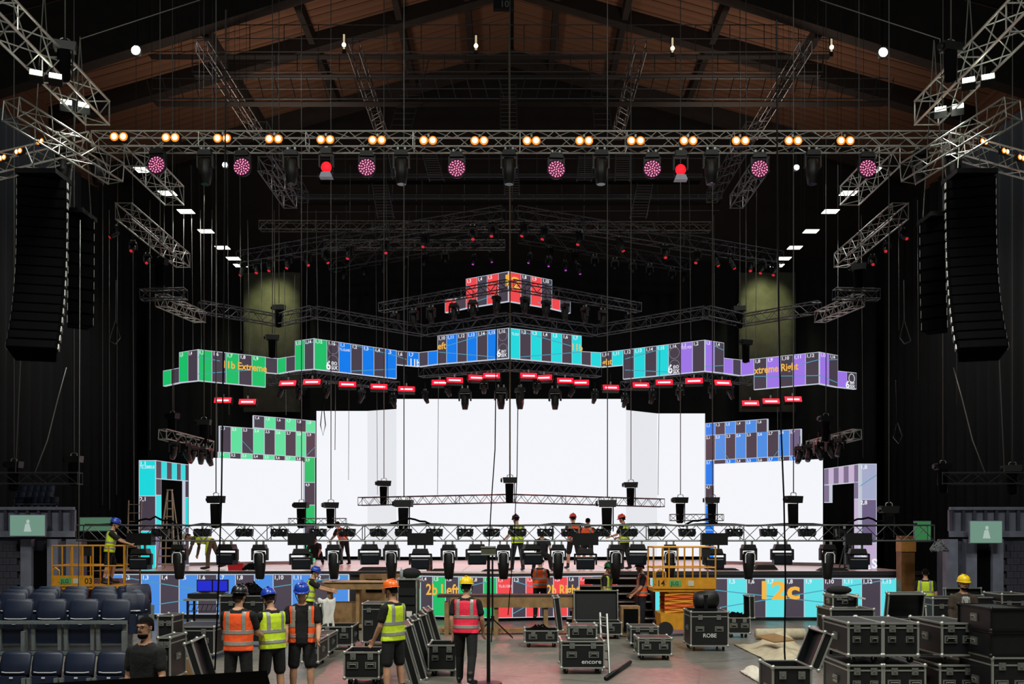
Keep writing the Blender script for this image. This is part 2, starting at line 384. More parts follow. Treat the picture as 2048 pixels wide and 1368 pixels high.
F = led_strip(r, RIBN, [1202, 1224, 1246], 705, 700, 734, 730, 'DC', ['1,10', '1,11']); F.text('ght', 1205, 731, 12, GOLD, wpx=20, bold=.02)
r = thing('led_header_screen', 'cyan to purple header screen with round logo rings, right of centre', 'screen', P(1330, 750, 38), 0, HG)
F = led_strip(r, RIBN, [1246, 1268, 1290, 1313, 1337, 1361, 1385, 1410], 700, 680, 758, 742, 'DCDCDPD', ['1,12', '1,13', '1,14', '1,15', '1,16', '1,1', '1,2'])
logo_ring(F, 1349, 706, 11, RING); logo_ring(F, 1349, 731, 11, RING); eighty_six(F, 1336, 747); F.text('TL:0,1920', 1362, 699, 5, WHT, wpx=21); F.line(1250, 718, 1320, 699, TEAL); F.line(1250, 740, 1337, 744, TEAL)
r = thing('led_header_screen', 'purple and grey stepped header screen between the two right corners', 'screen', P(1450, 748, 38), 0, HG)
F = led_strip(r, RIBN, [1410, 1429, 1448], 680, 686, 742, 746, 'PD', ['1,3', '1,4']); F.line(1410, 733, 1448, 731, TEAL); F.line(1429, 692, 1448, 701, TEAL)
led_strip(r, RIBN, [1448, 1466, 1482], 716, 720, 746, 751, 'PD'); led_strip(r, RIBN, [1482, 1508], 720, 718, 751, 748, 'P')
r = thing('led_header_screen', 'purple striped header screen reading xtreme Right, far right', 'screen', P(1600, 770, 37), 0, HG)
F = led_strip(r, RIBN, [1508, 1533, 1561, 1586, 1611, 1639], 718, 704, 779, 767, 'DPDPD', ['1,8', '1,9', '1,10', '1,11', '1,12'])
F.text('xtreme Right', 1509, 748, 14, GOLD, wpx=88, bold=.02); F.line(1600, 729, 1639, 719, TEAL); F.line(1508, 753, 1639, 751, TEAL)
F = led_strip(r, RIBN, [1639, 1658, 1676], 704, 711, 767, 774, 'PD', ['1,13', '1,14']); F.line(1639, 751, 1676, 766, TEAL); F.line(1650, 720, 1676, 719, TEAL)
F = led_strip(r, RIBN, [1676, 1694, 1713], 742, 746, 774, 778, 'PD'); logo_ring(F, 1703, 757, 9, WHT); eighty_six(F, 1691, 775, .8)
REDN = interp_y([(880, 42.2), (1017, 40), (1150, 42.1)])
r = thing('led_header_screen', 'red and grey striped corner screen at the very top reading 12', 'screen', P(1017, 602, 40))
led_strip(r, REDN, [890, 911, 932], 600, 594, 625, 616, 'RD')
F = led_strip(r, REDN, [932, 954, 974, 997, 1017], 558, 543, 616, 602, 'RDRD', ['1,3', '1,4', '1,5', '']); F.text('1', 998, 575, 22, GOLD, wpx=10, bold=.02); F.line(932, 572, 974, 570, TEAL); F.line(932, 610, 985, 592, TEAL)
F = led_strip(r, REDN, [1017, 1042, 1062, 1083, 1104], 543, 560, 602, 617, 'RDRD', ['', '1,8', '1,9', '1,10']); F.text('2', 1022, 575, 22, GOLD, wpx=18, bold=.02); F.line(1083, 572, 1104, 570, TEAL); F.line(1075, 605, 1104, 612, TEAL)
led_strip(r, REDN, [1104, 1120, 1141], 596, 602, 617, 626, 'RD')
# ---- white main screens
def white_screen(label, x0, x1, Y0, Y1, t0, t1, zb, m=SCREEN_W, cells=(4, 3)):
    Yf = interp_y([(x0, Y0), (x1, Y1)]); b0 = HY+(EYE-zb)*FPX/Y0; b1 = HY+(EYE-zb)*FPX/Y1
    r = thing('led_wall', label, 'screen', P((x0+x1)/2, (b0+b1)/2, (Y0+Y1)/2), 0, 'blank white video walls')
    F = Face(r, Yf, x0, x1)
    F.quad(x0, x1, t0, t1, b0, b1, BLK_P, 'screen_frame', -.02, .16, 0)
    nx, ny = cells
    for i in range(nx):
        for j in range(ny):
            xa, xb = lerp(x0, x1, i/nx), lerp(x0, x1, (i+1)/nx); ya = lerp(0, 1, j/ny); yb = lerp(0, 1, (j+1)/ny)
            ta, tb = lerp(t0, t1, i/nx), lerp(t0, t1, (i+1)/nx); ba, bb = lerp(b0, b1, i/nx), lerp(b0, b1, (i+1)/nx)
            F.quad(xa, xb, lerp(ta, ba, ya), lerp(tb, bb, ya), lerp(ta, ba, yb), lerp(tb, bb, yb), m, 'led_panel', 0, .05, -.001)
    return F
white_screen('tall blank white video wall in the middle of the stage', 793, 1252, 43, 43, 798, 798, ZD+.16, SCREEN_W, (6, 4))
white_screen('blank white video wall just left of the tall middle one', 633, 735, 43.8, 43.8, 822, 822, ZD+.16, SCREEN_W, (3, 3))
white_screen('narrow angled white video wall joining the tall middle one on its left', 735, 793, 43.8, 43.15, 822, 818, ZD+.16, SCREEN_W2, (2, 3))
white_screen('narrow angled white video wall joining the tall middle one on its right', 1252, 1314, 43.15, 43.8, 820, 827, ZD+.16, SCREEN_W2, (2, 3))
white_screen('blank white video wall just right of the tall middle one', 1314, 1410, 43.8, 43.8, 827, 827, ZD+.16, SCREEN_W, (3, 3))
LW = interp_y([(378, 35.5), (606, 37.7)]); RW = interp_y([(1428, 37.7), (1645, 35.3)])
white_screen('blank white side screen framed by green check panels', 378, 606, 35.5, 37.7, 914, 922, ZD+.12, SCREEN_W, (5, 4))
white_screen('blank white side screen framed by blue check panels', 1428, 1645, 37.7, 35.3, 928, 918, ZD+.12, SCREEN_W, (5, 4))
# ---- checkered walls behind the side screens
GW = interp_y([(438, 36.1), (640, 38.6)])
r = thing('check_led_wall', 'green and grey checkered video wall left of the white screens', 'screen', P(550, 1130, 37))
led_strip(r, GW, [508, 529, 551, 571, 592, 612, 631], 831, 842, 855, 866, 'DgDgDg', ['1,4', '1,5', '1,6', '1,7', '1,8', '1,9'], 4)
F = led_strip(r, GW, [440, 462, 484, 507, 529, 550, 571, 592, 612, 631], 852, 866, 904, 915, 'DgDgDgDgD', ['2,1', '2,2', '2,3', '2,4', '2,5', '2,6', '2,7', '2,8', '2,9'], 4); F.line(484, 881, 505, 904, TEAL); F.line(612, 912, 631, 893, TEAL)
led_strip(r, GW, [438, 460, 482, 505, 527, 549, 570, 591, 610], 904, 914, 916, 925, 'gDgDgDgD', ['3,1', '3,2', '3,3', '3,4', '3,5', '3,6', '3,7', '3,8'], 4)
for t, b, c, nn in ((915, 965, 'G', '3,9'), (965, 1010, 'D', '4,9'), (1010, 1050, 'G', ''), (1050, 1090, 'D', ''), (1090, 1124, 'G', '')):
    led_strip(r, GW, [609, 630], t, t, b, b, c, [nn], 4)
BW = interp_y([(1405, 38.4), (1605, 35.8)])
r = thing('check_led_wall', 'blue and grey checkered video wall right of the white screens', 'screen', P(1500, 1130, 37))
led_strip(r, BW, [1411, 1430, 1450, 1471, 1491, 1513, 1534], 847, 838, 871, 864, 'BDbDbD', ['1,1', '1,2', '1,3', '1,4', '1,5', '1,6'], 4)
F = led_strip(r, BW, [1411, 1430, 1451, 1471, 1492, 1514, 1535, 1557, 1579, 1601], 871, 858, 921, 911, 'DbDbDbDbT', ['2,1', '2,2', '2,3', '2,4', '2,5', '2,6', '2,7', '2,8', '2,9'], 4); F.line(1430, 880, 1463, 925, TEAL); F.line(1545, 917, 1575, 875, TEAL)
led_strip(r, BW, [1428, 1451, 1471, 1492, 1514, 1535, 1557, 1579, 1601], 920, 911, 931, 922, 'DBDBDBDB', ['', '3,3', '3,4', '3,5', '3,6', '3,7', '3,8', '3,9'], 4)
for t, b, c, nn in ((921, 970, 'B', '3,1'), (970, 1010, 'D', '4,1'), (1010, 1060, 'B', ''), (1060, 1124, 'B', '')):
    led_strip(r, BW, [1411, 1428], t, t, b, b, c, [nn], 4)
# ---- doorway portals
PL = interp_y([(270, 33.5), (311.5, 33.5), (382, 35.9)])
r = thing('led_portal', 'cyan and grey screen doorway at the left end of the stage', 'screen', P(320, 1136, 34), 0, 'screen doorways at the stage ends')
for t, b, c, nn in ((921, 992, 'C', '1,1'), (992, 1062, 'D', '2,1'), (1062, 1135, 'C', '')):
    F = led_strip(r, PL, [278, 311], t, t, b, b, c, [nn], 6)
    if t == 921: F.text('TL:2880,0', 280, 937, 6, WHT, wpx=29)
led_strip(r, PL, [312, 323, 334, 344, 354, 362, 371, 379], 921, 930, 957, 962, 'DCDCDCD', None)
for t0, t1, b0, b1, c in ((957, 958, 990, 990.5, 'D'), (990, 990.5, 1050, 1050, 'C'), (1050, 1050, 1133, 1132, 'T')): led_strip(r, PL, [312, 323], t0, t1, b0, b1, c)
for t, b, c in ((962, 995, 'D'), (995, 1055, 'C'), (1055, 1130, 'D')): led_strip(r, PL, [371, 379], t, t, b, b, c)
PR = interp_y([(1640, 34.9), (1719, 32), (1756, 32)])
r = thing('led_portal', 'pale lavender and grey screen doorway at the right end of the stage', 'screen', P(1700, 1138, 33), 0, 'screen doorways at the stage ends')
led_strip(r, PR, [1648, 1657, 1667, 1677, 1687, 1697, 1708, 1719], 938, 928, 970, 964, 'TLTLTLT')
for t, b, c in ((964, 998, 'T'), (998, 1060, 'L'), (1060, 1138, 'L')): led_strip(r, PR, [1708, 1719], t, t, b, b, c)
led_strip(r, PR, [1648, 1658], 970, 970, 1005, 1005, 'T')
for t, b, c, nn in ((928, 999, 'S', '1,8'), (999, 1086, 'T', '2,8'), (1086, 1139, 'L', '')):
    F = led_strip(r, PR, [1719, 1753], t, t, b, b, c, [nn], 6)
    if t == 928: F.line(1719, 973, 1753, 950, TEAL)
F.text('S', 1743, 1136, 18, WHT, wpx=11, bold=.03, name='logo_lettering')
for k in range(6): F.line(1722, 1104+k*6, 1741-(5-k)*1.5, 1117+k*4, WHT, .05, 'logo_stripe')
# ---- fascia screens along the stage front
FG = 'fascia screens along the stage front'
FN = interp_y([(100, 30.05), (760, 30.05)])
r = thing('led_fascia', 'blue and grey fascia screen along the left stage front', 'screen', P(450, 1235, 30), 0, FG)
xs = [208]+[245+k*37.65 for k in range(13)]
F = led_strip(r, FN, xs, 1149, 1149, 1228, 1228, 'bDbDbDbDbDbDb', ['1,1', '1,2', '1,3', '1,4', '1,5', '1,6', '1,7', '1,8', '1,9', '1,10', '1,11', '1,12', '1,13'], 6)
F.text('640', 226, 1168, 7, WHT, wpx=14); F.line(250, 1155, 420, 1184, TEAL); F.line(320, 1208, 697, 1152, TEAL)
CN = interp_y([(800, 30.05), (993.5, 29.15), (1240, 29.95)])
r = thing('led_fascia', 'green and red centre fascia screen reading 2b Left and 2b Right', 'screen', P(990, 1240, 29.2), 0, FG)
F = led_strip(r, CN, [817, 841, 865, 891, 917, 942, 967, 993.5], 1152, 1155, 1231, 1236, 'GDGDGDG', ['', '1,4', '1,5', '1,6', '1,7', '1,8', '1,9'], 5)
F.text('2b Left', 852, 1189, 21, GOLD, wpx=66, bold=.02); F.line(905, 1180, 990, 1160, TEAL); F.line(900, 1200, 980, 1228, TEAL)
F = led_strip(r, CN, [993.5, 1025, 1052, 1079, 1107, 1135, 1158, 1184, 1210, 1234], 1155, 1152, 1236, 1231, 'RDRDRDRDR', ['1,1', '1,2', '1,3', '1,4', '1,5', '1,6', '1,7', '1,8', '1,9'], 5)
F.text('2b Right', 1093, 1190, 20, GOLD, wpx=66, bold=.02); F.text('TL:0,1280', 997, 1175, 5, WHT, wpx=26); F.line(1027, 1162, 1080, 1178, TEAL); F.line(1025, 1228, 1060, 1208, TEAL)
RN = interp_y([(1290, 29.7), (1820, 29.7)])
r = thing('led_fascia', 'cyan and grey fascia screen reading 12c along the right stage front', 'screen', P(1550, 1240, 29.7), 0, FG)
F = led_strip(r, RN, [1302+k*38.3 for k in range(14)], 1157, 1157, 1235, 1235, 'cDcDcDcDcDcDc', ['1,1', '1,2', '1,3', '1,4', '1,5', '1,6', '1,7', '1,8', '1,9', '1,10', '1,11', '1,12', '1,13'], 6)
F.text('12c', 1513, 1197, 34, GOLD, wpx=76, bold=.03); F.line(1340, 1170, 1650, 1205, TEAL); F.line(1440, 1215, 1790, 1157, TEAL)
MB().box((P(1550, 0, 29.75).x, 29.9, .05), (8.2, .5, .1)).build('plinth', mat('plinth_dark', '23282b', .4, 0, .2, 3), r, org=r.location)
# ================================================================== trusses
def truss(label, p0, p1, size=.46, seg=.5, m=ALU, group='lighting trusses', indiv=False, r=.025, name='box_truss', h=None, cat='truss', wires=False):
    p0 = Vector(p0); p1 = Vector(p1); d = (p1-p0); L = d.length; d.normalize()
    side = d.cross(Vector((0, 0, 1))).normalized(); up = side.cross(d).normalized(); s = size/2; hh = (h or size)/2
    root = thing(name, label, cat, (p0+p1)/2-up*hh, 0, group); org = root.location
    cor = [side*a*s+up*b*hh for a, b in ((-1,-1),(1,-1),(1,1),(-1,1))]
    for c in cor: rod('chord', p0+c, p1+c, r, m, root, 8, org)
    n = max(2, int(round(L/seg))); mb = MB()
    for k in range(4):
        a, b = cor[k], cor[(k+1) % 4]
        for i in range(n):
            t0, t1 = i/n, (i+1)/n
            q0 = p0+d*(L*t0)+(a if i % 2 == 0 else b); q1 = p0+d*(L*t1)+(b if i % 2 == 0 else a)
            if indiv: rod('brace', q0, q1, r*.5, m, root, 5, org)
            else: mb.tube(q0, q1, r*.5, None, 4, 0, False)
        for e, p in ((0, p0), (1, p1)):
            if indiv: rod('end_bar', p+a, p+b, r*.6, m, root, 5, org)
            else: mb.tube(p+a, p+b, r*.6, None, 4, 0, False)
        nj = int(L/3)
        for j in range(1, nj+1):                 # section joints
            p = p0+d*(L*j/(nj+1)); mb.tube(p+a, p+b, r*.6, None, 5, 0, False)
    if wires and p0.z > 5 and (p0.y+p1.y)/2 < 42.5:
        for t in (.12, .88):
            q = p0.lerp(p1, t)+up*hh; rod('support_wire', q, (q.x, q.y, 34.95-.28*abs(q.x)), .008, CABLE, root, 4, org)
    if mb.f:
        o = mb.build('lacing' if not indiv else 'joint_frame', m, root, org=org)
        if not indiv: o['kind'] = 'stuff'
    return root
DT = (HY, )
truss('long bright aluminium truss carrying the amber blinders across the picture', P(190, 284, 26), P(1890, 284, 26), .46, .48, ALU, indiv=True, h=.42)
truss('short aluminium truss bending back from the left end of the blinder truss', P(186, 288, 25.7), P(-70, 348, 24.6), .5, .45, ALU)
truss('short aluminium truss bending back from the right end of the blinder truss', P(1894, 288, 25.7), P(2120, 350, 24.6), .5, .45, ALU)
A = P(195, 226, 24.6)
for s, nm in ((-1, 'left'), (1, 'right')):
    x = abs(A.x)*s
    truss('heavy aluminium truss running overhead towards the viewer in the upper %s corner' % nm, (x, 15.5, A.z), (x, 24.6, A.z), .62, .62, ALU, indiv=True, r=.032)
    truss('short aluminium truss continuing behind the blinder truss on the %s' % nm, (x, 27.0, A.z-.15), (x, 30.2, A.z-.15), .6, .5, ALU, indiv=True)
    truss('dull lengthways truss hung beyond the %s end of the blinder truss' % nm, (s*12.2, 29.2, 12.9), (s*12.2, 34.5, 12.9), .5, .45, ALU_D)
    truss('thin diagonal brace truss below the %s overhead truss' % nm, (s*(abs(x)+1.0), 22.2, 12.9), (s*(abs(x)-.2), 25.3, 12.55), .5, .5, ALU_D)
    mx = lambda q: q if s < 0 else 2040-q
    truss('short crossways truss high on the %s by the speaker array' % nm, P(mx(283), 590, 31), P(mx(372), 588, 31), .32, .35, TRUSS_B)
    truss('short receding truss with chains high on the %s' % nm, P(mx(322), 600, 31.3), P(mx(400), 634, 34.5), .4, .35, ALU_D)
    ring = [(400, 614, 37), (555, 641, 39), (628, 624, 38), (850, 662, 41), (1017, 637, 39)]
    for k, ((ax, ay, aY), (bx, by, bY)) in enumerate(zip(ring, ring[1:])):
        truss('black truss hung over the header screen, %s bay from the %s end' % (nth(k), nm), P(mx(ax), ay, aY), P(mx(bx), by, bY), .42, .4, TRUSS_B, 'trusses over the header screens')
    und = [(540, 762, 38.6), (630, 752, 37.6), (795, 772, 40.3)]
    for k, ((ax, ay, aY), (bx, by, bY)) in enumerate(zip(und, und[1:])):
        truss('black truss under the %s %s logo screen' % ('outer half of the' if k == 0 else 'inner half of the', nm), P(mx(ax), ay, aY+.5), P(mx(bx), by, bY+.5), .34, .35, TRUSS_B, 'trusses under the header screens')
    truss('black truss under the %s half of the central header corner' % nm, P(mx(842), 744, 40.4), P(mx(1017), 730, 38.5), .42, .38, TRUSS_B, 'trusses under the header screens')
    truss('sloping black gable truss with spotlights, %s side' % nm, P(mx(480), 518, 41), P(mx(1008), 428, 37), .52, .5, TRUSS_B)
    truss('rear sloping black gable truss, %s side' % nm, P(mx(662), 532, 45), P(mx(1000), 472, 42.5), .5, .5, TRUSS_B)
    truss('black truss passing in front of the red corner screen, %s arm' % nm, P(mx(762), 616, 41), P(mx(1017), 570, 37.6), .36, .36, TRUSS_B)
    truss('short dull truss with red-lit moving heads beside the %s doorway screen' % nm, P(mx(325), 868, 33), P(mx(420), 892, 35.5), .34, .3, ALU_D)
    truss('low side truss over the %s seating' % nm, P(mx(-20), 957, 29), P(mx(160), 957, 29), .34, .5, TRUSS_B)
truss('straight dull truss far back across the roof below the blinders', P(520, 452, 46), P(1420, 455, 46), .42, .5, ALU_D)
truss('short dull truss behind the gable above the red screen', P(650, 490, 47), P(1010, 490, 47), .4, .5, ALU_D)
truss('long low dark truss at head height hung with moving lights', P(160, 1066, 26.5), P(1862, 1066, 26.5), .44, .45, mat('dark_aluminium', '5c5e5c', .4, .8, .2, 20), indiv=True, r=.022)
truss('slim black truss before the middle screen, left arm', P(720, 1003, 36), P(1020, 997, 33.6), .3, .26, TRUSS_B, r=.02)
truss('slim black truss before the middle screen, right arm', P(1022, 997, 33.6), P(1325, 1006, 36), .3, .26, TRUSS_B, r=.02)
truss('tiny black truss before the green check wall', P(578, 1043, 33), P(692, 1043, 33), .22, .24, TRUSS_B, r=.016)
truss('tiny black truss before the blue check wall', P(1340, 1035, 33), P(1446, 1035, 33), .22, .24, TRUSS_B, r=.016)
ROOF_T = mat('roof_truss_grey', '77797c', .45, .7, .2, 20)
for x, d in ((-13.5, 'far left'), (-6.9, 'left of centre'), (5.6, 'right of centre'), (12.8, 'far right')):
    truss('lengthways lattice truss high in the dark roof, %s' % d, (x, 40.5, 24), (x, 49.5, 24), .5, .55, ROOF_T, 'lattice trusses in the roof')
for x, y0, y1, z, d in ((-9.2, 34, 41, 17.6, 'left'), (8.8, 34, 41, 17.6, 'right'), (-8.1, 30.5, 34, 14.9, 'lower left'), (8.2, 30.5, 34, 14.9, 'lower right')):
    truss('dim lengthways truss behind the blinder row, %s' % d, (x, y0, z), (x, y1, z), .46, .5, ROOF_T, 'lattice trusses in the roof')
# ladders and catwalks in the roof
def ladder(label, p0, p1, wd, n, m, side=None, name='ladder', cat='ladder', group=None, r=.025):
    p0 = Vector(p0); p1 = Vector(p1); s = Vector(side or (1, 0, 0)).normalized()*(wd/2)
    root = thing(name, label, cat, p0, 0, group)
    for a in (-1, 1): rod('rail', p0+s*a, p1+s*a, r, m, root, 6, p0)
    for k in range(n):
        q = p0.lerp(p1, (k+.5)/n); rod('rung', q-s, q+s, r*.6, m, root, 5, p0)
    return root
LAD = mat('roof_ladder_steel', '5e6064', .5, .6, .2, 10)
for a, b, w_, lb in (((838, 118, 46), (802, 256, 44), 1.0, 'leaning left of the roof centre'), ((1016, 166, 44), (1018, 262, 42), .75, 'straight at the roof centre'), ((1194, 122, 46), (1206, 256, 44), .8, 'leaning right of the roof centre'),
                     ((790, 300, 40), (800, 356, 38), .6, 'below the blinders near the third dark head'), ((858, 305, 40), (874, 362, 38), .6, 'below the blinders left of the second pink lamp from centre'), ((1022, 330, 40), (1024, 388, 38), .6, 'below the blinders at the middle'),
                     ((1172, 312, 40), (1168, 362, 38), .6, 'below the blinders right of the middle'), ((1245, 308, 40), (1244, 362, 38), .6, 'below the blinders beside the red beacon'), ((760, 368, 42), (772, 436, 40), .7, 'in the dark grid left of the gable peak'), ((1290, 368, 42), (1276, 436, 40), .7, 'in the dark grid right of the gable peak')):
    ladder('grey steel roof ladder %s' % lb, P(*a), P(*b), w_, 12, LAD, group='roof ladders')
WALKM = mat('walkway_mesh_black', '0c0c0d', .8, 0, .2, 10)
def catwalk(label, px0, px1, Y, yr, yd, n, slant=0, m=LAD, rails=2):
    a = P(px0, yd, Y); b = P(px1, yd, Y); hgt = (yd-yr)*Y/FPX
    root = thing('catwalk', label, 'catwalk', (a+b)/2, 0, 'roof catwalks'); org = root.location
    MB().box((a+b)/2-Vector((0, 0, .05)), ((b-a).length, .5, .03)).build('walkway', WALKM, root, org=org)
    for k in range(rails):
        z = Vector((0, -.4, hgt*(1-k*.5))); rod('hand_rail', a+z, b+z, .025, m, root, 6, org)
    rod('edge_tube', a+Vector((0, -.45, 0)), b+Vector((0, -.45, 0)), .03, m, root, 6, org)
    for k in range(n+1):
        q = a.lerp(b, k/n); rod('post', q+Vector((0, -.42, 0)), q+Vector((slant*(1 if q.x < 0 else -1), -.42, hgt)), .022, m, root, 5, org)
    return root
catwalk('upper roof catwalk with railing close under the brown roof boards', 300, 1660, 50, 58, 112, 20)
catwalk('long slanted-hanger catwalk across the roof above the blinder row', 310, 1770, 44, 165, 206, 46, -.25)
catwalk('dark catwalk between the two long roof catwalks', 390, 1640, 47, 118, 152, 30)
catwalk('dark pipe gantry just under the blinder row', 640, 1400, 43, 355, 362, 16)
catwalk('dark pipe gantry above the gable peak', 600, 1440, 43, 396, 404, 18, 0)
# mid-air pipe grid behind the blinders
root = thing('pipe_grid', 'dark hanging pipe grid behind the pink lamps', 'rigging', P(1024, 440, 45)); org = root.location
for k in range(15):
    px = 690+k*48; rod('drop_pipe', P(px, 300, 45), P(px+random.uniform(-3, 3), 440, 45), .022, LAD, root, 5, org)
for py in (318, 352, 398, 424): rod('cross_pipe', P(600, py, 45), P(1440, py+random.uniform(-3, 3), 45), .022, LAD, root, 5, org)
WIRE = mat('dark_wire', '2c2d2b', .6, .3, 0)
# ================================================================== lamps
AMB = emis('blinder_amber', 'ffc873', 14); AMBG = emis('blinder_bowl_glow', 'e07818', 1.6)
PINK = emis('led_pink', 'ff8ca4', 2.0); MAG = emis('led_magenta', '560a40', 1.0)
REDL = emis('strobe_red', 'ff0c1c', 5); REDD = emis('dim_red', 'c3222c', 1.0); REDC = emis('strobe_core', 'ff9aa0', 4)
PURP = emis('purple_lens', 'b040c0', 1.0); WLAMP = emis('work_lamp', 'f6ffe8', 9); PANEL = emis('panel_lamp', 'fdfff0', 3.2)
RIMW = mat('pale_glint_trim', 'd8dadd', .3, .1, 0); COOL = emis('cool_lamp', 'e4f0ff', 30)
def place(proto, used, loc, label, rot=None, group=None):
    if not used[0]:
        used[0] = True; proto.location = loc; o = proto
        if rot is not None: o.rotation_euler = rot
        o['label'] = label
        if group: o['group'] = group
        return o
    return dup(proto, loc, rot, label, group)
def moving_head(name, cat, s=1.0, tilt=0, rim=False, lens=None, L=.62, r=.165):
    t = thing(name, '', cat)
    for a in (-1, 1): MB().box((a*.1*s, 0, -.05*s), (.05*s, .06*s, .12*s)).build('clamp', ALU_D, t)
    MB().hexa([Vector((x*s, y*s, z*s)) for z, k in ((-.24, 1), (-.1, .8)) for x, y in ((-.2*k, -.14), (.2*k, -.14), (.2*k, .14), (-.2*k, .14))]).build('base', BLK_P, t)
    y = MB()
    for a in (-1, 1): y.box((a*.21*s, 0, -.38*s), (.05*s, .13*s, .34*s))
    y.box((0, 0, -.25*s), (.44*s, .14*s, .05*s)); y.build('yoke', BLK_P, t)
    R = Matrix.Rotation(tilt, 3, 'X')
    hd = MB().lathe([(.02*s, .16*s), (r*.85*s, .14*s), (r*s, .05*s), (r*s, -.2*s), (r*.72*s, -L*s), (r*.6*s, -L*s)], 14, o=(0, 0, -.45*s), rot=R).build('head', BLK_P, t, True)
    MB().lathe([(.001, 0), (r*.62*s, .0), (r*.62*s, -.015*s), (.001, -.015*s)], 14, o=Vector((0, 0, -.45*s))+R @ Vector((0, 0, -(L+.003)*s)), rot=R).build('lens', lens or LENS, hd)
    if rim:
        c = [(-.135, -.62), (-.135, -.40), (-.09, -.33), (.09, -.33), (.135, -.40), (.135, -.62)]
        MB().path([(x*s, -.165*s, z*s) for x, z in c], .016*s, 6).build('pale_glint_trim', RIMW, hd)  # pale strip painted as the white screen's reflection on the glossy head
    return t
def box_light(name, cat, dbl=False):
    t = thing(name, '', cat)
    z0 = -.02
    if dbl:
        MB().box((0, 0, -.2), (.72, .3, .34)).build('control_box', BLK_M, t); z0 = -.37
    for a in (-1, 1): MB().box((a*.12, 0, z0-.05), (.05, .06, .12)).build('clamp', ALU_D, t)
    MB().hexa([Vector((x, y, z0-z)) for z, k in ((.24, 1), (.1, .82)) for x, y in ((-.24*k, -.15), (.24*k, -.15), (.24*k, .15), (-.24*k, .15))]).build('base', BLK_P, t)
    y = MB()
    for a in (-1, 1): y.hexa([Vector((a*(.3+dx)-.025, yy, z0-zz)) if False else Vector((a*.3+xx, yy, z0-zz)) for zz in (.55, .25) for xx, yy in ((-.025, -.06), (.025, -.06), (.025, .06), (-.025, .06))])
    y.box((0, 0, z0-.26), (.62, .12, .05)); y.build('yoke', BLK_P, t)
    hd = MB().hexa([Vector((x*k, y, z0-z)) for z, k in ((.68, .92), (.34, 1)) for x, y in ((-.27, -.17), (.27, -.17), (.27, .15), (-.27, .15))]).build('head', BLK_M, t)
    MB().box((0, -.178, z0-.52), (.46, .02, .24)).build('lens_panel', LENS, hd)
    MB().box((0, -.182, z0-.4), (.46, .025, .018)).build('trim_bar', ALU_D, hd)
    return t
def blinder(name, cat, lit):
    t = thing(name, '', cat)
    MB().box((0, 0, -.04), (.05, .05, .1)).build('clamp', ALU_D, t)
    MB().hexa([Vector((x, y, z)) for z, k in ((-.3, .9), (-.08, 1)) for x, y in ((-.24*k, -.06), (.24*k, -.06), (.24*k, .12), (-.24*k, .12))]).build('housing', BLK_M, t)
    for a in (-1, 1):
        l = MB().lathe([(.1, .02), (.122, -.02), (.118, -.03)], 14, 'Y', (a*.125, -.06, -.19)).build('lamp_bowl', BLK_P if not lit else AMBG, t)  # lit bowl glows in place of bulb light reflecting in it
        MB().ball((a*.125, -.1, -.19), (.075, .03, .075), 12, 6).build('bulb', AMB if lit else LENS, l)
    return t
def wash(name, cat):
    t = moving_head(name, cat, 1.0)
    for o in [o for o in bpy.data.objects if o.parent == t and o.name.startswith('head')]:
        for k in [k for k in bpy.data.objects if k.parent == o]: bpy.data.objects.remove(k)
        bpy.data.objects.remove(o)
    hd = MB().lathe([(.1, .14), (.2, .08), (.255, -.03), (.26, -.1), (.24, -.11)], 20, 'Y', (0, .02, -.55)).build('head', BLK_P, t, True)
    MB().lathe([(.001, 0), (.235, 0), (.235, -.012), (.001, -.012)], 24, 'Y', (0, -.086, -.55)).build('lens_plate', MAG, hd)
    mb = MB()
    for ring, cnt in ((.0, 1), (.07, 6), (.135, 11), (.2, 16)):
        for k in range(cnt):
            t_ = 2*PI*k/cnt+ring*5; c_, s_ = math.cos(t_), math.sin(t_)
            mb.box((ring*c_, -.103, -.55+ring*s_), (.05 if k % 2 else .034, .012, .02), Matrix.Rotation(-t_+(.55 if k % 3 else -.5), 3, 'Y'))
    o = mb.build('led_array', PINK, hd); o['kind'] = 'stuff'
    return t
Yl = 26.5
# low truss fixtures
pr, us = moving_head('moving_head', 'stage light', 1.0, 0, True), [False]
heads = [359, 520, 668, 783, 898, 1007, 1116, 1231, 1340, 1497, 1655]
for i, px in enumerate(heads):
    place(pr, us, P(px, 1082, Yl), 'black tapered moving head with painted rim glint under the low truss, %s from the left' % nth(i), (0, 0, random.uniform(-.12, .12)), 'tapered moving heads on the low truss')
pr, us = box_light('box_light', 'stage light'), [False]
for i, px in enumerate([455, 739, 954, 1063, 1275, 1564]):
    place(pr, us, P(px, 1080, Yl), 'square black wash light under the low truss, %s from the left' % nth(i), (0, 0, random.uniform(-.3, .3)), 'square wash lights on the low truss')
pr, us = box_light('box_light', 'stage light', True), [False]
for i, px in enumerate([282, 602, 841, 1171, 1428, 1715]):
    place(pr, us, P(px, 1064, Yl-.35), 'square wash light below a wide control box on the low truss, %s from the left' % nth(i), (0, 0, random.uniform(-.3, .3)), 'wash lights with control boxes on the low truss')
pr, us = blinder('blinder', 'stage light', False), [False]
for i, px in enumerate([321, 405, 489, 559, 636, 694, 757, 807, 869, 930, 983, 1036, 1091, 1139, 1204, 1258, 1313, 1374, 1468, 1537, 1614, 1689]):
    place(pr, us, P(px, 1052, Yl), 'small unlit twin lamp inside the low truss, %s from the left' % nth(i), None, 'unlit twin lamps inside the low truss')
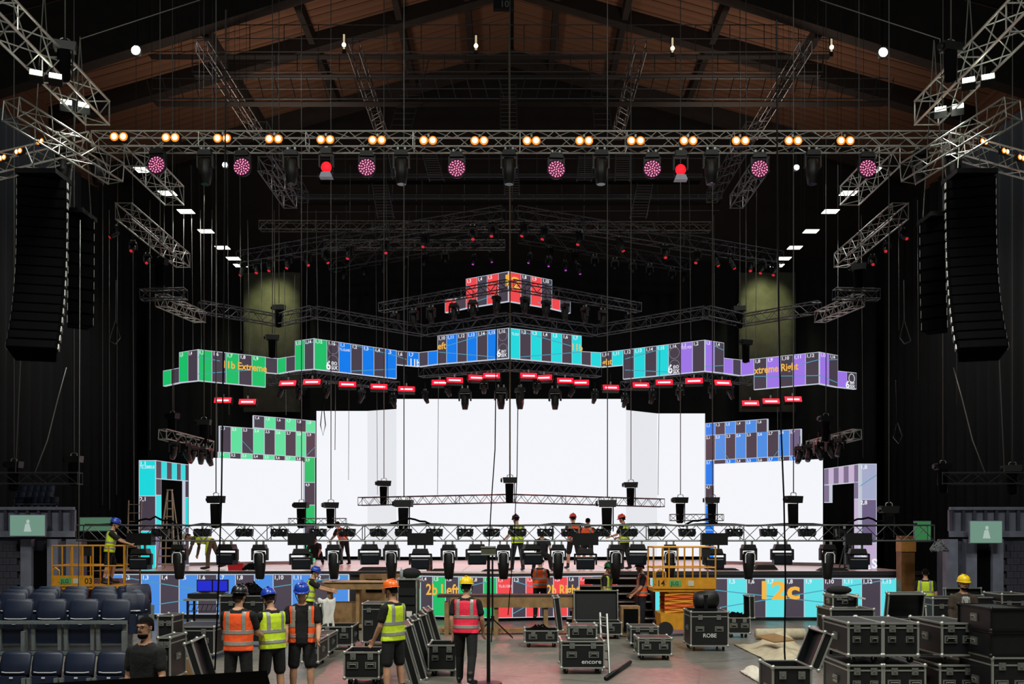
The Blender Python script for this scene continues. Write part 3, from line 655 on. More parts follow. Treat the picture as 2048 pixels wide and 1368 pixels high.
# the blinder truss
pr, us = blinder('blinder', 'stage light', True), [False]
for i, px in enumerate([240, 343, 446, 549, 652, 755, 857, 959, 1063, 1168, 1271, 1376, 1480, 1585, 1689]):
    py = 274+8*math.sin(min(1, (px-240)/800)*PI/2)
    o = place(pr, us, P(px, py-12, 25.72), 'glowing amber twin lamp on the high truss, %s from the left' % nth(i), None, 'amber blinders on the high truss')
for sx in (-1, 1):
    for k, (px, py, Y) in enumerate(((83, 286, 25.0), (40, 305, 24.6), (8, 318, 24.4))):
        o = dup(pr, P(1024+sx*(1024-px), py-10, Y), (0, 0, sx*.5), 'small amber twin lamp on the bent %s end of the high truss, %s outwards' % ('left' if sx < 0 else 'right', nth(k)), 'amber blinders on the high truss')
        o.scale = (.6, .6, .6)
pr, us = wash('led_wash_head', 'stage light'), [False]
for i, (px, py) in enumerate(((316, 333), (486, 337), (734, 338), (914, 340), (1112, 342), (1304, 341), (1518, 341), (1733, 340))):
    place(pr, us, P(px, py, 25.78)+Vector((0, 0, .56)), 'round pink dotted wash lamp below the high truss, %s from the left' % nth(i), (0, 0, random.uniform(-.1, .1)), 'pink wash lamps')
pr, us = moving_head('moving_head', 'stage light', 1.0, 0, False, None, .55, .19), [False]
for i, px in enumerate([128, 197, 411, 583, 803, 1018, 1202, 1422, 1625, 1840, 1905]):
    place(pr, us, P(px, 295.5, 25.8), 'unlit black moving head hanging below the high truss, %s from the left' % nth(i), None, 'unlit moving heads on the high truss')
for px, py, d in ((653, 335, 'left'), (1361, 340, 'right')):
    t = thing('beacon_lamp', 'red dome lamp with a pale foot below the high truss, %s one' % d, 'stage light', P(px, py, 25.78)+Vector((0, 0, .52)), 0, 'red dome lamps')
    MB().box((0, 0, .03), (.08, .06, .1)).build('clamp', ALU_D, t)
    MB().box((0, 0, -.08), (.3, .2, .16)).build('base', BLK_P, t); y = MB()
    for a in (-1, 1): y.box((a*.19, 0, -.32), (.04, .12, .36))
    y.box((0, 0, -.17), (.4, .12, .04)); y.build('yoke', BLK_P, t); MB().lathe([(.1, .2), (.17, .1), (.17, -.05)], 14, 'Y', (0, .1, -.52)).build('head', BLK_P, t, True)
    MB().ball((0, -.02, -.52), (.15, .1, .15), 14, 8).build('dome', emis('beacon_red', 'f01826', 1.6), t, True)
    MB().hexa([Vector((x, y_, z)) for z, k in ((-.82, 1), (-.68, .7)) for x, y_ in ((-.18*k, -.12), (.18*k, -.12), (.18*k, .1), (-.18*k, .1))]).build('foot', mat('pale_foot', 'aab0c4', .4, 0, .1), t)
# red strobes below the header and their light
def strobe(name, cat):
    t = thing(name, '', cat)
    rod('drop_rod', (0, 0, 0), (0, 0, .35), .015, BLK_M, t, 5); MB().box((0, 0, -.06), (.06, .06, .14)).build('clamp', ALU_D, t); y = MB()
    for a in (-1, 1): y.box((a*.38, 0, -.22), (.03, .08, .22))
    y.box((0, 0, -.13), (.78, .08, .03)); y.build('yoke', BLK_P, t)
    R = Matrix.Rotation(-.5, 3, 'X')
    b = MB().box((0, 0, -.3), (.72, .2, .28), R).build('body', BLK_M, t)
    MB().box(Vector((0, 0, -.3))+R @ Vector((0, -.11, 0)), (.68, .02, .24), R).build('led_face', REDL, b)
    MB().box(Vector((0, 0, -.3))+R @ Vector((0, -.122, -.02)), (.5, .01, .07), R).build('tube', REDC, b)
    return t
pr, us = strobe('red_strobe', 'stage light'), [False]
SB = [(577, 769), (625, 766), (695, 771), (758, 776), (813, 781), (880, 768), (909, 763), (953, 758), (983, 754), (1057, 754), (1088, 758), (1130, 764), (1161, 768), (1221, 778), (1281, 773), (1328, 767), (1388, 764), (1444, 768)]
for i, (px, py) in enumerate(SB):
    place(pr, us, P(px, py-14, RIBN(px)+.1), 'glowing red strobe bar under the header screens, %s from the left' % nth(i), (0, 0, random.uniform(-.2, .2)), 'red strobes under the header')
for i, (px, py) in enumerate(((447, 803), (496, 806), (1500, 809), (1541, 805), (1585, 801))):
    dup(pr, P(px, py-14, 38.6), (0, 0, 0), 'dim red strobe bar over a check wall, %s from the left' % nth(i), 'red strobes over the check walls')
for px, py, Y in ((950, 790, 38), (1090, 790, 38), (700, 800, 38), (1340, 800, 38)):
    spot('strobe_glow', P(px, py, Y), (P(px, py, Y).x, 34, 0), 900, (1, .25, .25), 2.6, .8, .3)
# spot fixtures with coloured lenses
def spots(name, lst, lensm, lab, grp, tilt=-.5, sc=.8, Y=None):
    pr, us = moving_head(name, 'stage light', sc, tilt, False, lensm, .4, .14), [False]
    rod('drop_rod', (0, 0, 0), (0, 0, .3), .015, BLK_M, pr, 5)
    for i, q in enumerate(lst):
        px, py = q[0], q[1]; Yq = q[2] if len(q) > 2 else Y
        place(pr, us, P(px, py, Yq), lab % nth(i), (0, 0, random.uniform(-1.2, 1.2)), grp)
gab = lambda px: lerp(41, 37, (px-480)/540) if px < 1020 else lerp(37, 41, (px-1020)/540)
spots('gable_spotlight', [(px, lerp(524, 437, (px-480)/540) if px < 1020 else lerp(437, 524, (px-1020)/540), gab(px)) for px in (487, 515, 542, 578, 614, 650, 700, 770, 850, 945, 985, 1049, 1090, 1160, 1240, 1330, 1395, 1430, 1462, 1500, 1525, 1550)], REDD, 'black spotlight with a red lens on the gable truss, %s from the left', 'spotlights on the gable truss')
gab2 = lambda px: lerp(45, 42.5, (px-662)/350) if px < 1020 else lerp(42.5, 45, (px-1020)/350)
spots('gable_spotlight', [(px, lerp(539, 480, (px-662)/350) if px < 1020 else lerp(480, 539, (px-1020)/350), gab2(px)) for px in (690, 730, 770, 812, 850, 890, 1100, 1150, 1190, 1230, 1265, 1300, 1345, 1370)], LENS, 'black spotlight on the rear gable truss, %s from the left', 'spotlights on the rear gable truss')
spots('purple_spotlight', [(948, 508, 42), (980, 503, 42), (1060, 505, 42), (1097, 512, 42), (1130, 520, 42), (1157, 527, 42)], PURP, 'small spotlight with a purple lens above the red screen, %s from the left', 'purple spotlights', -.4, .6)
spots('screen_spotlight', [(px, lerp(628, 584, (px-762)/255) if px < 1020 else lerp(584, 628, (px-1017)/255), lerp(41, 37.6, (px-762)/255) if px < 1020 else lerp(37.6, 41, (px-1017)/255)) for px in (790, 828, 862, 908, 946, 993, 1050, 1092, 1130, 1170, 1206, 1258)], LENS, 'black moving head on the truss before the red screen, %s from the left', 'moving heads before the red screen', .1, .95)
spots('header_spotlight', [(930, 772, 39), (1002, 770, 38), (1040, 770, 38), (1110, 772, 39)], LENS, 'large black moving head pointing down below the central corner, %s from the left', 'moving heads below the central corner', 0, 1.15)
spots('header_spotlight', [(563, 764, 38.2), (600, 768, 38), (655, 766, 38.2), (724, 776, 39), (786, 786, 40.6), (850, 778, 40.5), (895, 764, 39.5), (968, 757, 38.6), (1074, 757, 38.6), (1145, 765, 39.5), (1190, 778, 40.5), (1250, 786, 40.6), (1305, 778, 39.4), (1360, 770, 38.4), (1425, 766, 38), (1460, 768, 38.2)], LENS, 'small black moving head between the red strobes, %s from the left', 'moving heads between the strobes', .5, .75)
spots('wing_spotlight', [(348, 876, 33.5), (372, 882, 34), (386, 886, 34.4), (402, 888, 34.8), (416, 892, 35.3)], REDD, 'red-tinted moving head by the left doorway screen, %s from the left', 'moving heads by the left doorway', .5, .9)
spots('wing_spotlight', [(1600, 888, 35.3), (1618, 884, 34.8), (1637, 880, 34.3), (1660, 876, 34), (1680, 872, 33.5)], LENS, 'black moving head by the right doorway screen, %s from the left', 'moving heads by the right doorway', -.5, .9)
spots('side_spotlight', [(232, 450, 30), (266, 480, 31), (295, 505, 32.5), (1745, 508, 32.5), (1775, 480, 31), (1806, 455, 30)], REDD, 'small spotlight with a red lens on a side truss, %s from the left', 'spotlights on the side trusses', -.9, .6)
# work floods on the near trusses, panel lamps over the wings, cool point lamps, wall lamps
for sx, nm in ((-1, 'left'), (1, 'right')):
    for k, (px, py, Y) in enumerate(((92, 152, 21.5), (150, 210, 23.8))):
        p = P(1024+sx*(1024-px), py+(8 if sx > 0 else 0), Y)
        t = thing('flood_lamp', 'bright white work flood clamped to the %s overhead truss, %s' % (nm, 'nearer one' if k == 0 else 'farther one'), 'flood lamp', p, -sx*.4, 'work floods on the overhead trusses')
        for a in (-1, 1):
            MB().box((a*.14, 0, .12), (.04, .04, .3)).build('bracket', BLK_M, t)
            b = MB().box((a*.2, 0, -.05), (.3, .2, .2), Matrix.Rotation(-.5, 3, 'X')).build('housing', BLK_M, t)
            MB().box(Vector((a*.2, 0, -.05))+Matrix.Rotation(-.5, 3, 'X') @ Vector((0, -.105, 0)), (.26, .02, .15), Matrix.Rotation(-.5, 3, 'X')).build('lamp_face', WLAMP, b)
    for k, dx in enumerate((736, 689, 652, 612, 579, 557, 543)):
        Y = FPX*13/dx; p = Vector((sx*13, Y, 15.65))
        if sx > 0: p.x -= .3
        t = thing('panel_light', 'flat white panel lamp hung over the %s wing, %s from the front' % (nm, nth(k)), 'panel lamp', p, 0, 'panel lamps over the wings')
        b = MB().box((0, 0, 0), (.62, .5, .05)).build('housing', BLK_M, t); MB().box((0, 0, -.03), (.58, .46, .02)).build('diffuser', PANEL, b)
        for a in (-1, 1): rod('suspension_wire', (a*.28, 0, .02), (a*.28, 0, 15.6), .008, WIRE, t, 4)
    area('panel_glow', (sx*12.9, 37, 15.3), (sx*12, 36, 0), .6, 10, 260, (1, 1, .93))
    p = P(272 if sx < 0 else 1766, 101 if sx < 0 else 105, 42)
    t = thing('floodlight', 'dazzling cool white floodlight in the %s roof' % nm, 'floodlight', p, 0, 'cool floodlights in the roof')
    b = MB().lathe([(.1, .4), (.22, .2), (.26, 0), (.24, -.02)], 14, 'Y', (0, 0, 0)).build('reflector', ALU_D, t, True); MB().ball((0, -.03, 0), (.2, .06, .2), 12, 6).build('lamp', COOL, b)
    rod('hanger', (0, .1, .2), (0, .1, 5), .03, BLK_M, t, 6)
    spot('floodlight_beam', p+Vector((0, -.3, 0)), p+Vector((-sx*2, -6, -4)), 700, (.8, .9, 1), 2.6, .6, .2)
for px, py, d in ((450, 330, 'left'), (1593, 335, 'right')):
    t = thing('floodlight', 'small cool white lamp on the %s truss behind the pink lamps' % d, 'floodlight', P(px, py, 33), 0, 'small cool lamps')
    b = MB().lathe([(.05, .2), (.12, .05), (.12, 0)], 12, 'Y', (0, 0, 0)).build('reflector', ALU_D, t, True); MB().ball((0, -.02, 0), (.09, .03, .09), 10, 6).build('lamp', COOL, b); rod('hanger', (0, .05, .08), (0, .05, 1.6), .02, BLK_M, t, 6)
for i, (px, py) in enumerate(((688, 90), (952, 92), (1345, 97), (1663, 95))):
    t = thing('wall_lamp', 'small warm tube lamp high in the roof, %s from the left' % nth(i), 'wall lamp', P(px, py, 49), 0, 'warm roof lamps')
    MB().box((0, .06, .1), (.2, .08, 1.1)).build('back_plate', RIB, t); MB().tube((0, 0, -.2), (0, 0, .55), .05, .05, 8).build('tube', emis('warm_tube', 'd8c8a0', .8), t); MB().ball((0, -.02, 0), .11, 10, 6).build('bulb', emis('warm_bulb', 'ffe9c0', 6), t)
# ================================================================== chain hoists
def hoist(name='chain_hoist'):
    t = thing(name, '', 'hoist')
    MB().hexa([Vector((x, y, z)) for z, k in ((.0, .9), (.2, 1)) for x, y in ((-.26*k, -.12), (.26*k, -.12), (.26*k, .12), (-.26*k, .12))]).build('motor', BLK_P, t)
    MB().tube((-.28, 0, .1), (-.34, 0, .1), .09, .07, 10).build('motor_cap', BLK_M, t)
    for a in (-1, 1): MB().path([(a*.1, 0, .2), (a*.1, 0, .27), (a*.04, 0, .3)], .015, 5).build('lug', ALU_D, t)
    MB().lathe([(.08, -.72), (.13, -.68), (.15, -.1), (.15, -.02)], 12, o=(-.02, 0, 0)).build('chain_bag', CABLE, t, True)
    rod('load_chain', (.16, 0, 0), (.16, 0, -.7), .018, BLK_M, t, 5)
    return t
pr, us = hoist(), [False]
HO = [(432, 1006, 26.6, 'on the low truss before the left white screen'), (808, 1014, 26.6, 'on the low truss left of the middle'), (1215, 1014, 26.6, 'on the low truss right of the middle'), (1587, 1006, 26.6, 'on the low truss before the right white screen'), (1778, 1026, 26.6, 'at the right end of the low truss'),
      (768, 972, 35.6, 'on the left arm of the slim truss'), (1020, 966, 33.4, 'at the peak of the slim truss'), (1262, 975, 35.4, 'on the right arm of the slim truss'), (603, 1016, 33, 'left one on the tiny truss by the green wall'), (662, 1016, 33, 'right one on the tiny truss by the green wall'),
      (1361, 1006, 33, 'left one on the tiny truss by the blue wall'), (1425, 1006, 33, 'right one on the tiny truss by the blue wall'), (345, 838, 33.6, 'over the left mini truss'), (408, 850, 35, 'over the left mini truss, inner one'), (1652, 843, 34, 'over the right mini truss'),
      (558, 620, 38.8, 'on the left truss corner before the olive drape'), (1480, 622, 38.8, 'on the right truss corner before the olive drape'), (545, 680, 37.6, 'dangling above the 11b Extreme screen'), (1492, 690, 37.6, 'dangling above the stepped purple screen'), (320, 530, 31.2, 'above the left crossways truss'), (1718, 540, 31.2, 'above the right crossways truss'),
      (28, 936, 29, 'on the left seating truss, outer one'), (148, 925, 29, 'on the left seating truss, inner one'), (1886, 940, 29, 'on the right seating truss, inner one'), (2025, 943, 29, 'on the right seating truss, outer one'), (130, 102, 22, 'in the upper left corner by the overhead truss'), (1902, 104, 22, 'in the upper right corner by the overhead truss')]
for px, py, Y, d in HO:
    p = P(px, py, Y); o = place(pr, us, p, 'black chain hoist '+d, (0, 0, random.uniform(-.5, .5)), 'chain hoists')
# ================================================================== hanging cables
def cable(name, label, pts, r, m, group):
    root = Vector(pts[-1]); o = MB().path([Vector(p) for p in pts], r, 5).build(name, m, None, True, org=root, loc=root); return tag(o, label, 'cable', group)
for px, py, Y, d in HO:
    p = P(px, py, Y); zt = 34.95-.28*abs(p.x)
    cable('hoist_chain', 'lifting chain of the hoist '+d, [(p.x, p.y, zt), (p.x, p.y, p.z+.28)], .016, STEEL, 'lifting chains')
LX = [(157, 440, 1200, 24), (205, 300, 1010, 34), (219, 420, 1020, 34), (233, 300, 990, 34), (268, 300, 1040, 32), (300, 400, 900, 36), (328, 360, 740, 36), (348, 380, 850, 37), (366, 380, 700, 37), (386, 330, 700, 37), (403, 420, 760, 37), (422, 420, 870, 37), (434, 430, 1000, 37), (458, 300, 830, 38), (482, 330, 700, 38), (499, 440, 720, 38), (524, 520, 700, 38), (550, 420, 690, 38), (572, 540, 830, 38), (588, 550, 715, 38), (612, 400, 780, 38), (636, 420, 680, 38), (670, 430, 900, 38), (697, 330, 960, 39), (755, 420, 990, 39), (775, 300, 760, 39), (814, 430, 720, 39), (842, 360, 700, 40), (875, 700, 990, 35)]
LX += [(px+1024-(px-1024)-2*px+1024+random.choice((-7, -3, 2, 6))-8, y0, y1+random.choice((-20, 0, 15)), Y) for px, y0, y1, Y in LX]
LX.sort()
for i, (px, y0, y1, Y) in enumerate(LX):
    side = 'left' if px < 1020 else 'right'; k = i if side == 'left' else len(LX)-1-i
    a = P(px+random.uniform(-4, 4), y0, Y); b = P(px, y1, Y)
    cable('hanging_cable', 'thin grey cable hanging from the roof, %s in from the %s edge' % (nth(k), side), [a, a.lerp(b, .5), b], random.choice((.01, .012, .015)), STEEL, 'thin hanging cables')
def curve_px(pts, Y): return [P(a, b, Y) for a, b in pts]
cable('black_cable', 'long thick black cable dropping in front of the right side screen to the open case', curve_px([(1553, 40), (1555, 400), (1558, 640), (1562, 850), (1568, 1000), (1571, 1150), (1569, 1300), (1571, 1335)], 14.6), .014, CABLE, 'near black cables')
cable('black_cable', 'long thick black cable dropping in front of the left side screen', curve_px([(452, 20), (450, 400), (447, 700), (443, 1000), (436, 1200), (430, 1340)], 15), .014, CABLE, 'near black cables')
cable('black_cable', 'pair-like dark cable over the middle screen, left', curve_px([(993, 640), (990, 900), (983, 1000), (978, 1092)], 17.5), .011, CABLE, 'near black cables')
cable('black_cable', 'dark cable over the middle screen, right', curve_px([(1036, 790), (1034, 950), (1027, 1100), (1016, 1230)], 24), .012, CABLE, 'near black cables')
cable('centre_rope', 'pale ochre rope hanging exactly at the central screen corner', curve_px([(1018, 60), (1020, 420), (1020, 800), (1020, 965)], 33.4), .03, mat('rope_ochre', '6d5f48', .9, 0, .2), 'near black cables')
for s, nm, c in ((-1, 'left', 0), (1, 'right', 0)):
    mx = lambda q: q if s < 0 else 2040-q
    cable('speaker_tail_cable', 'slack cable trailing from the foot of the %s speaker array' % nm, curve_px([(mx(133), 735), (mx(115), 800), (mx(95), 880), (mx(70), 945)], 23.5), .014, STEEL, 'slack cables by the speakers')
    cable('loop_sling', 'looped sling dangling on the %s between the drapes' % nm, curve_px([(mx(232), 560), (mx(231), 640), (mx(218), 682), (mx(231), 688), (mx(240), 676), (mx(232), 640)], 30), .02, STEEL, 'looped slings')
    cable('safety_line', 'long thin line slanting down by the outer %s drape' % nm, curve_px([(mx(52), 380), (mx(42), 700), (mx(31), 945)], 27), .014, STEEL, 'thin outer lines')
    cable('bridle_wire', 'wire bridle stretched up to the roof in the upper %s' % nm, curve_px([(mx(400), 0), (mx(160), 78), (mx(155), 215)], 23), .014, STEEL, 'roof bridles')
cable('loop_sling', 'rope loop hanging before the left flank of the white wall', curve_px([(646, 800), (641, 850), (646, 871), (651, 850), (646, 800)], 36.5), .02, CABLE, 'looped slings')
cable('loop_sling', 'rope loop hanging over the right dark drape', curve_px([(1792, 760), (1794, 845), (1787, 875), (1797, 887), (1805, 872), (1795, 845)], 30), .02, STEEL, 'looped slings')
# ================================================================== line-array speakers
GRL = mat('speaker_grille', '070708', .8, 0, .3, 60, .3, spec=.03); CABN = mat('speaker_cabinet', '050506', .9, 0, .2, 20, spec=.03)
def line_array(label, top, bot, Y, n, wd, hgt, curve, face, group='line-array speakers'):
    a = P(*top, Y); b = P(*bot, Y); root = thing('line_array', label, 'speaker', b, 0, group); org = b
    L = (a.z-b.z)
    for i in range(n):
        t = (i+.5)/n; z = a.z-L*t; ang = curve*t*t; y = Y-.35*curve*t**3*6; x = lerp(a.x, b.x, t**3)
        R = Matrix.Rotation(face, 3, 'Z') @ Matrix.Rotation(-ang, 3, 'X')
        c = Vector((x, y, z))-org
        cab = MB().hexa([c+R @ Vector((xx, yy, zz)) for zz in (-L/n*.46, L/n*.46) for xx, yy in ((-wd/2, -.25), (wd/2, -.25), (wd/2*.8, .3), (-wd/2*.8, .3))]).build('cabinet', CABN, root)
        MB().box(c+R @ Vector((0, -.262, 0)), (wd*.92, .02, L/n*.8), R).build('grille', GRL, cab)
        for e in (-1, 1): MB().box(c+R @ Vector((e*(wd/2+.012), -.12, 0)), (.025, .12, L/n*.6), R).build('rigging_plate', ALU_D, cab)
    MB().box(a-org+Vector((0, 0, .1)), (wd*.9, .9, .12)).build('fly_bar', BLK_M, root)
    for e in (-1, 1): rod('lifting_chain', a+Vector((e*.3, 0, .15)), a+Vector((0, 0, 5)), .015, STEEL, root, 5, org)
line_array('tall curved black speaker array on the far left', (88, 362), (108, 725), 24, 18, 1.15, .3, .5, .25)
line_array('shorter straight black speaker array on the left', (160, 438), (158, 655), 25.5, 9, .62, .4, 0, .6)
line_array('tall curved black speaker array on the far right', (1938, 362), (1922, 725), 24, 18, 1.15, .3, .5, -.25)
line_array('shorter straight black speaker array on the right', (1868, 445), (1872, 665), 25.5, 9, .62, .4, 0, -.6)
# ================================================================== people
def cloth(name, col): return mat(name, col, .9, 0, .18, 18, .35)
SKIN = mat('skin', 'b98a6c', .55, 0, .1, 12); SKIN2 = mat('skin_tan', '9c6f52', .55, 0, .1, 12)
BLKC = cloth('black_cloth', '0c0c0e'); NAVY = cloth('navy_cloth', '171a24'); BROWNC = cloth('brown_cloth', '3a3026'); KHAKI = cloth('khaki_cloth', '574a3c'); BOOT = mat('boot_leather', '0e0d0d', .5, 0, .2, 20)
GREYT = cloth('grey_tee', '9a9c98'); REFL = mat('reflective_strip', '9a9a90', .4, .2, .1, 30); HAIR = mat('dark_hair', '100c0a', .95, 0, .3, 60, .5, spec=.1)
VEST = dict(yellow=mat('vest_yellow', 'c8e424', .7, 0, .1, 18, .3), orange=mat('vest_orange', 'ff5a1e', .7, 0, .1, 18, .3), pink=mat('vest_pink', 'f02848', .7, 0, .1, 18, .3))
HELM = {k: mat('helmet_'+k, c, .3, 0, .05, 10) for k, c in dict(blue='1c3fa8', orange='ee6a22', yellow='f0c816', white='e6e4da', green='1f9a58', black='17171a', red='cf3a36', cream='cfc6b2').items()}
def seg_cap(mb, p0, r0, p1, r1, n=12, flat=None):
    p0 = Vector(p0); p1 = Vector(p1); d = p1-p0; L = max(d.length, 1e-5); q = d.to_track_quat('Z', 'Y'); prof = []
    for k in range(5): a = -PI/2+PI/2*k/4; prof.append((max(1e-4, r0*math.cos(a)), r0*math.sin(a)))
    for k in range(5): a = PI/2*k/4; prof.append((max(1e-4, r1*math.cos(a)), L+r1*math.sin(a)))
    mb.lathe(prof, n, o=p0, rot=q.to_matrix())
def seg_dist(C, p0, r0, p1, r1):
    a = np.array(p0); d = np.array(p1)-a; L2 = max(float(d @ d), 1e-9)
    t = np.clip((C-a) @ d/L2, 0, 1); q = a+t[:, None]*d
    return np.linalg.norm(C-q, axis=1)-(r0+t*(r1-r0))
def person(label, loc, yaw, h=1.78, lean=0, legs=((0, 0), (0, 0)), arms=((.1, .15, .2), (.1, .15, .2)), helmet=None, vest=None, shirt=BLKC, bottom='trousers', bcol=BLKC, head=(0, 0), vox=.014, sleeve='short', hair=True, drop=0, extra=None, skin=SKIN, vest_open=False, cat='person', girth=1.1):
    s = h/1.78; V = Vector
    root = thing('person', label, cat, loc, yaw, 'crew members'); prims = []          # (p0,r0,p1,r1,tag)
    hip = V((0, 0, .93)); sd = V((0, math.sin(lean), math.cos(lean))); fw = V((0, math.cos(lean), -math.sin(lean)))
    J = lambda u, x=0, f=0: hip+sd*u+V((x, 0, 0))+fw*f
    tors = []
    for u, wx, wy in ((-.08, .165, .115), (.02, .17, .12), (.12, .155, .11), (.24, .155, .11), (.36, .175, .12), (.46, .185, .115), (.53, .15, .09), (.57, .075, .065)):
        tors.append((u, wx, wy))
    def add(p0, r0, p1, r1, t): prims.append((p0, r0, p1, r1, t))
    # torso approximated by three parallel capsules plus the loft
    for x in (-.08, 0, .08): add(J(-.04, x), .1, J(.44, x*1.1), .105, 'torso')
    nb = J(.55); hc, hs = math.cos(lean*.6+head[0]), math.sin(lean*.6+head[0])
    hd = V((math.sin(head[1])*0, hs, hc)); hb = nb+hd*.06
    add(J(.5), .06, nb+hd*.1, .052, 'neck')
    hy = head[1]; hf = V((math.sin(hy)*1, math.cos(hy)*hc, -hs)); hf.normalize(); hr = hf.cross(hd).normalized()
    hcn = nb+hd*.19+hf*.02
    feet = []
    for k, sx in enumerate((-1, 1)):
        hp, kb = legs[k][:2]; sp = legs[k][2] if len(legs[k]) > 2 else .06
        a = J(-.04, sx*.095); kn = a+V((sx*math.sin(sp), math.sin(hp), -math.cos(hp))).normalized()*.43; an = kn+V((sx*math.sin(sp)*.4, math.sin(hp-kb), -math.cos(hp-kb))).normalized()*.41
        lr = .018 if bottom == 'trousers' else 0
        add(a, .09+.008, kn, .062+lr*.8, 'thigh')
        if bottom == 'shorts':
            add(a, .1, a.lerp(kn, .86), .088, 'thigh'); add(a.lerp(kn, .9), .057, kn, .055, 'skinleg'); prims[-3] = (a, .098, a.lerp(kn, .85), .085, 'thigh')
            add(kn, .055, kn.lerp(an, .35), .058, 'skinleg'); add(kn.lerp(an, .35), .058, an, .036, 'skinleg')
        else:
            add(kn, .072, an, .058, 'shin')
        fa = math.sin(hp-kb); toe = V((sx*.05, .19*(1-max(0, kb-hp-.5)*.6), -.045-max(0, kb-hp-.3)*.12))
        add(an+V((0, -.03, -.03)), .048, an+toe*.5+V((0, 0, -.035)), .045, 'foot'); add(an+toe*.5+V((0, 0, -.035)), .046, an+toe+V((0, 0, -.015)), .036, 'foot'); add(an, .05, an+V((0, 0, .08)), .05, 'foot')
        feet.append(an.z-.085)
    hands = []
    for k, sx in enumerate((-1, 1)):
        ap, ab, eb = arms[k][:3]; inn = arms[k][3] if len(arms[k]) > 3 else .1
        sh = J(.46, sx*.185); d = V((sx*math.sin(ab)*math.cos(ap), math.sin(ap), -math.cos(ap)*math.cos(ab))).normalized(); el = sh+d*.29
        d2 = V((sx*(math.sin(ab)*.5-inn*1.2), math.sin(ap+eb), -math.cos(ap+eb))).normalized(); wr = el+d2*.26
        sl = .016
        add(J(.45, sx*.12), .075, sh, .068, 'torso')
        add(sh, .06+sl*.6, sh.lerp(el, .62), .05+sl, 'sleeve'); add(sh.lerp(el, .6), .044, el, .04, 'sleeve' if sleeve == 'long' else 'skinarm')
        add(el, .041 if sleeve != 'long' else .05, el.lerp(wr, .3), .042 if sleeve != 'long' else .05, 'sleeve' if sleeve == 'long' else 'skinarm'); add(el.lerp(wr, .3), .042 if sleeve != 'long' else .05, wr, .028 if sleeve != 'long' else .042, 'sleeve' if sleeve == 'long' else 'skinarm')
        # hand: palm and five fingers
        pr_ = d2; pn = d2.cross(V((1, 0, 0))).normalized(); ax = pn.cross(pr_).normalized()
        lat = V((0, 1, 0))-pr_*pr_.y
        lat = lat.normalized() if lat.length > .2 else V((-sx, 0, 0))
        pal = lat.cross(pr_).normalized()*sx
        for q in (-1, 0, 1): add(wr+pr_*.02+lat*q*.018, .018, wr+pr_*.085+lat*q*.024, .016, 'hand')
        for q, ln in ((-1.5, .062), (-.5, .075), (.5, .08), (1.5, .072)):
            b0 = wr+pr_*.09+lat*q*.02; b1 = b0+pr_*ln*.5-pal*.006; b2 = b1+pr_*ln*.4-pal*.028; add(b0, .0105, b1, .0098, 'hand'); add(b1, .0098, b2, .0088, 'hand')
        b0 = wr+pr_*.035+lat*.03; b1 = b0+pr_*.035+lat*.03-pal*.01; add(b0, .013, b1, .0115, 'hand'); add(b1, .0115, b1+pr_*.032+lat*.004-pal*.012, .0095, 'hand')
        hands.append(wr+pr_*.1)
    mb = MB()
    # torso loft
    vs_ = []; n = 20
    for u, wx, wy in tors:
        for i in range(n):
            t = 2*PI*i/n; vs_.append(J(u)+V((wx*math.copysign(abs(math.cos(t))**.8, math.cos(t)), 0, 0))+fw*(wy*math.copysign(abs(math.sin(t))**.9, math.sin(t))))
    mb.add(vs_, [(j*n+i, j*n+(i+1) % n, (j+1)*n+(i+1) % n, (j+1)*n+i) for j in range(len(tors)-1) for i in range(n)]+[tuple(range(n-1, -1, -1)), tuple(range(len(vs_)-n, len(vs_)))])
    for p0, r0, p1, r1, t in prims: seg_cap(mb, p0, r0, p1, r1, 10)
    # head: skull, jaw, nose, ears
    HR = Matrix((hr, hf, hd)).transposed()
    def hball(c, r, n_=14, m_=10):
        b = MB(); b.ball((0, 0, 0), r, n_, m_); mb.add([hcn+HR @ (V(q)+V(c)) for q in b.v], b.f)
    hball((0, -.012, .03), (.075, .095, .095)); hball((0, .03, -.045), (.058, .062, .075)); hball((0, .092, -.012), (.014, .022, .02), 8, 6); hball((0, .08, .012), (.011, .02, .03), 8, 6)
    hball((0, .078, -.062), (.026, .016, .012), 8, 6); hball((0, .066, -.095), (.026, .022, .02), 8, 6)
    for e in (-1, 1): hball((e*.078, -.01, -.005), (.012, .022, .034), 8, 6); hball((e*.034, .077, .03), (.026, .012, .009), 8, 6)
    me = mb.mesh('body_raw', [SKIN]); tmp = bpy.data.objects.new('tmp', me); COL.objects.link(tmp)
    rm = tmp.modifiers.new('r', 'REMESH'); rm.mode = 'VOXEL'; rm.voxel_size = vox; sm = tmp.modifiers.new('s', 'SMOOTH'); sm.factor = .5; sm.iterations = 2
    dg = bpy.context.evaluated_depsgraph_get(); bm_ = bpy.data.meshes.new_from_object(tmp.evaluated_get(dg)); bpy.data.objects.remove(tmp)
    bm_.name = 'body'; N = len(bm_.polygons); C = np.empty(N*3); bm_.polygons.foreach_get('center', C); C = C.reshape(-1, 3)
    tags = []; D = []
    for p0, r0, p1, r1, t in prims: D.append(seg_dist(C, p0, r0, p1, r1)); tags.append(t)
    D.append(np.linalg.norm(C-np.array(hcn), axis=1)-.085); tags.append('head')
    best = np.argmin(np.array(D), axis=0)
    mi_of = {'torso': 1, 'sleeve': 1, 'thigh': 2, 'shin': 2, 'foot': 3}
    mi = np.array([mi_of.get(tags[b], 0) for b in best], dtype=np.int32)
    U = (C-np.array(hip)) @ np.array(sd)                       # height along the spine
    tor = np.array([tags[b] == 'torso' for b in best]); mi[tor & (U < .03)] = 2
    bm_.materials.clear()
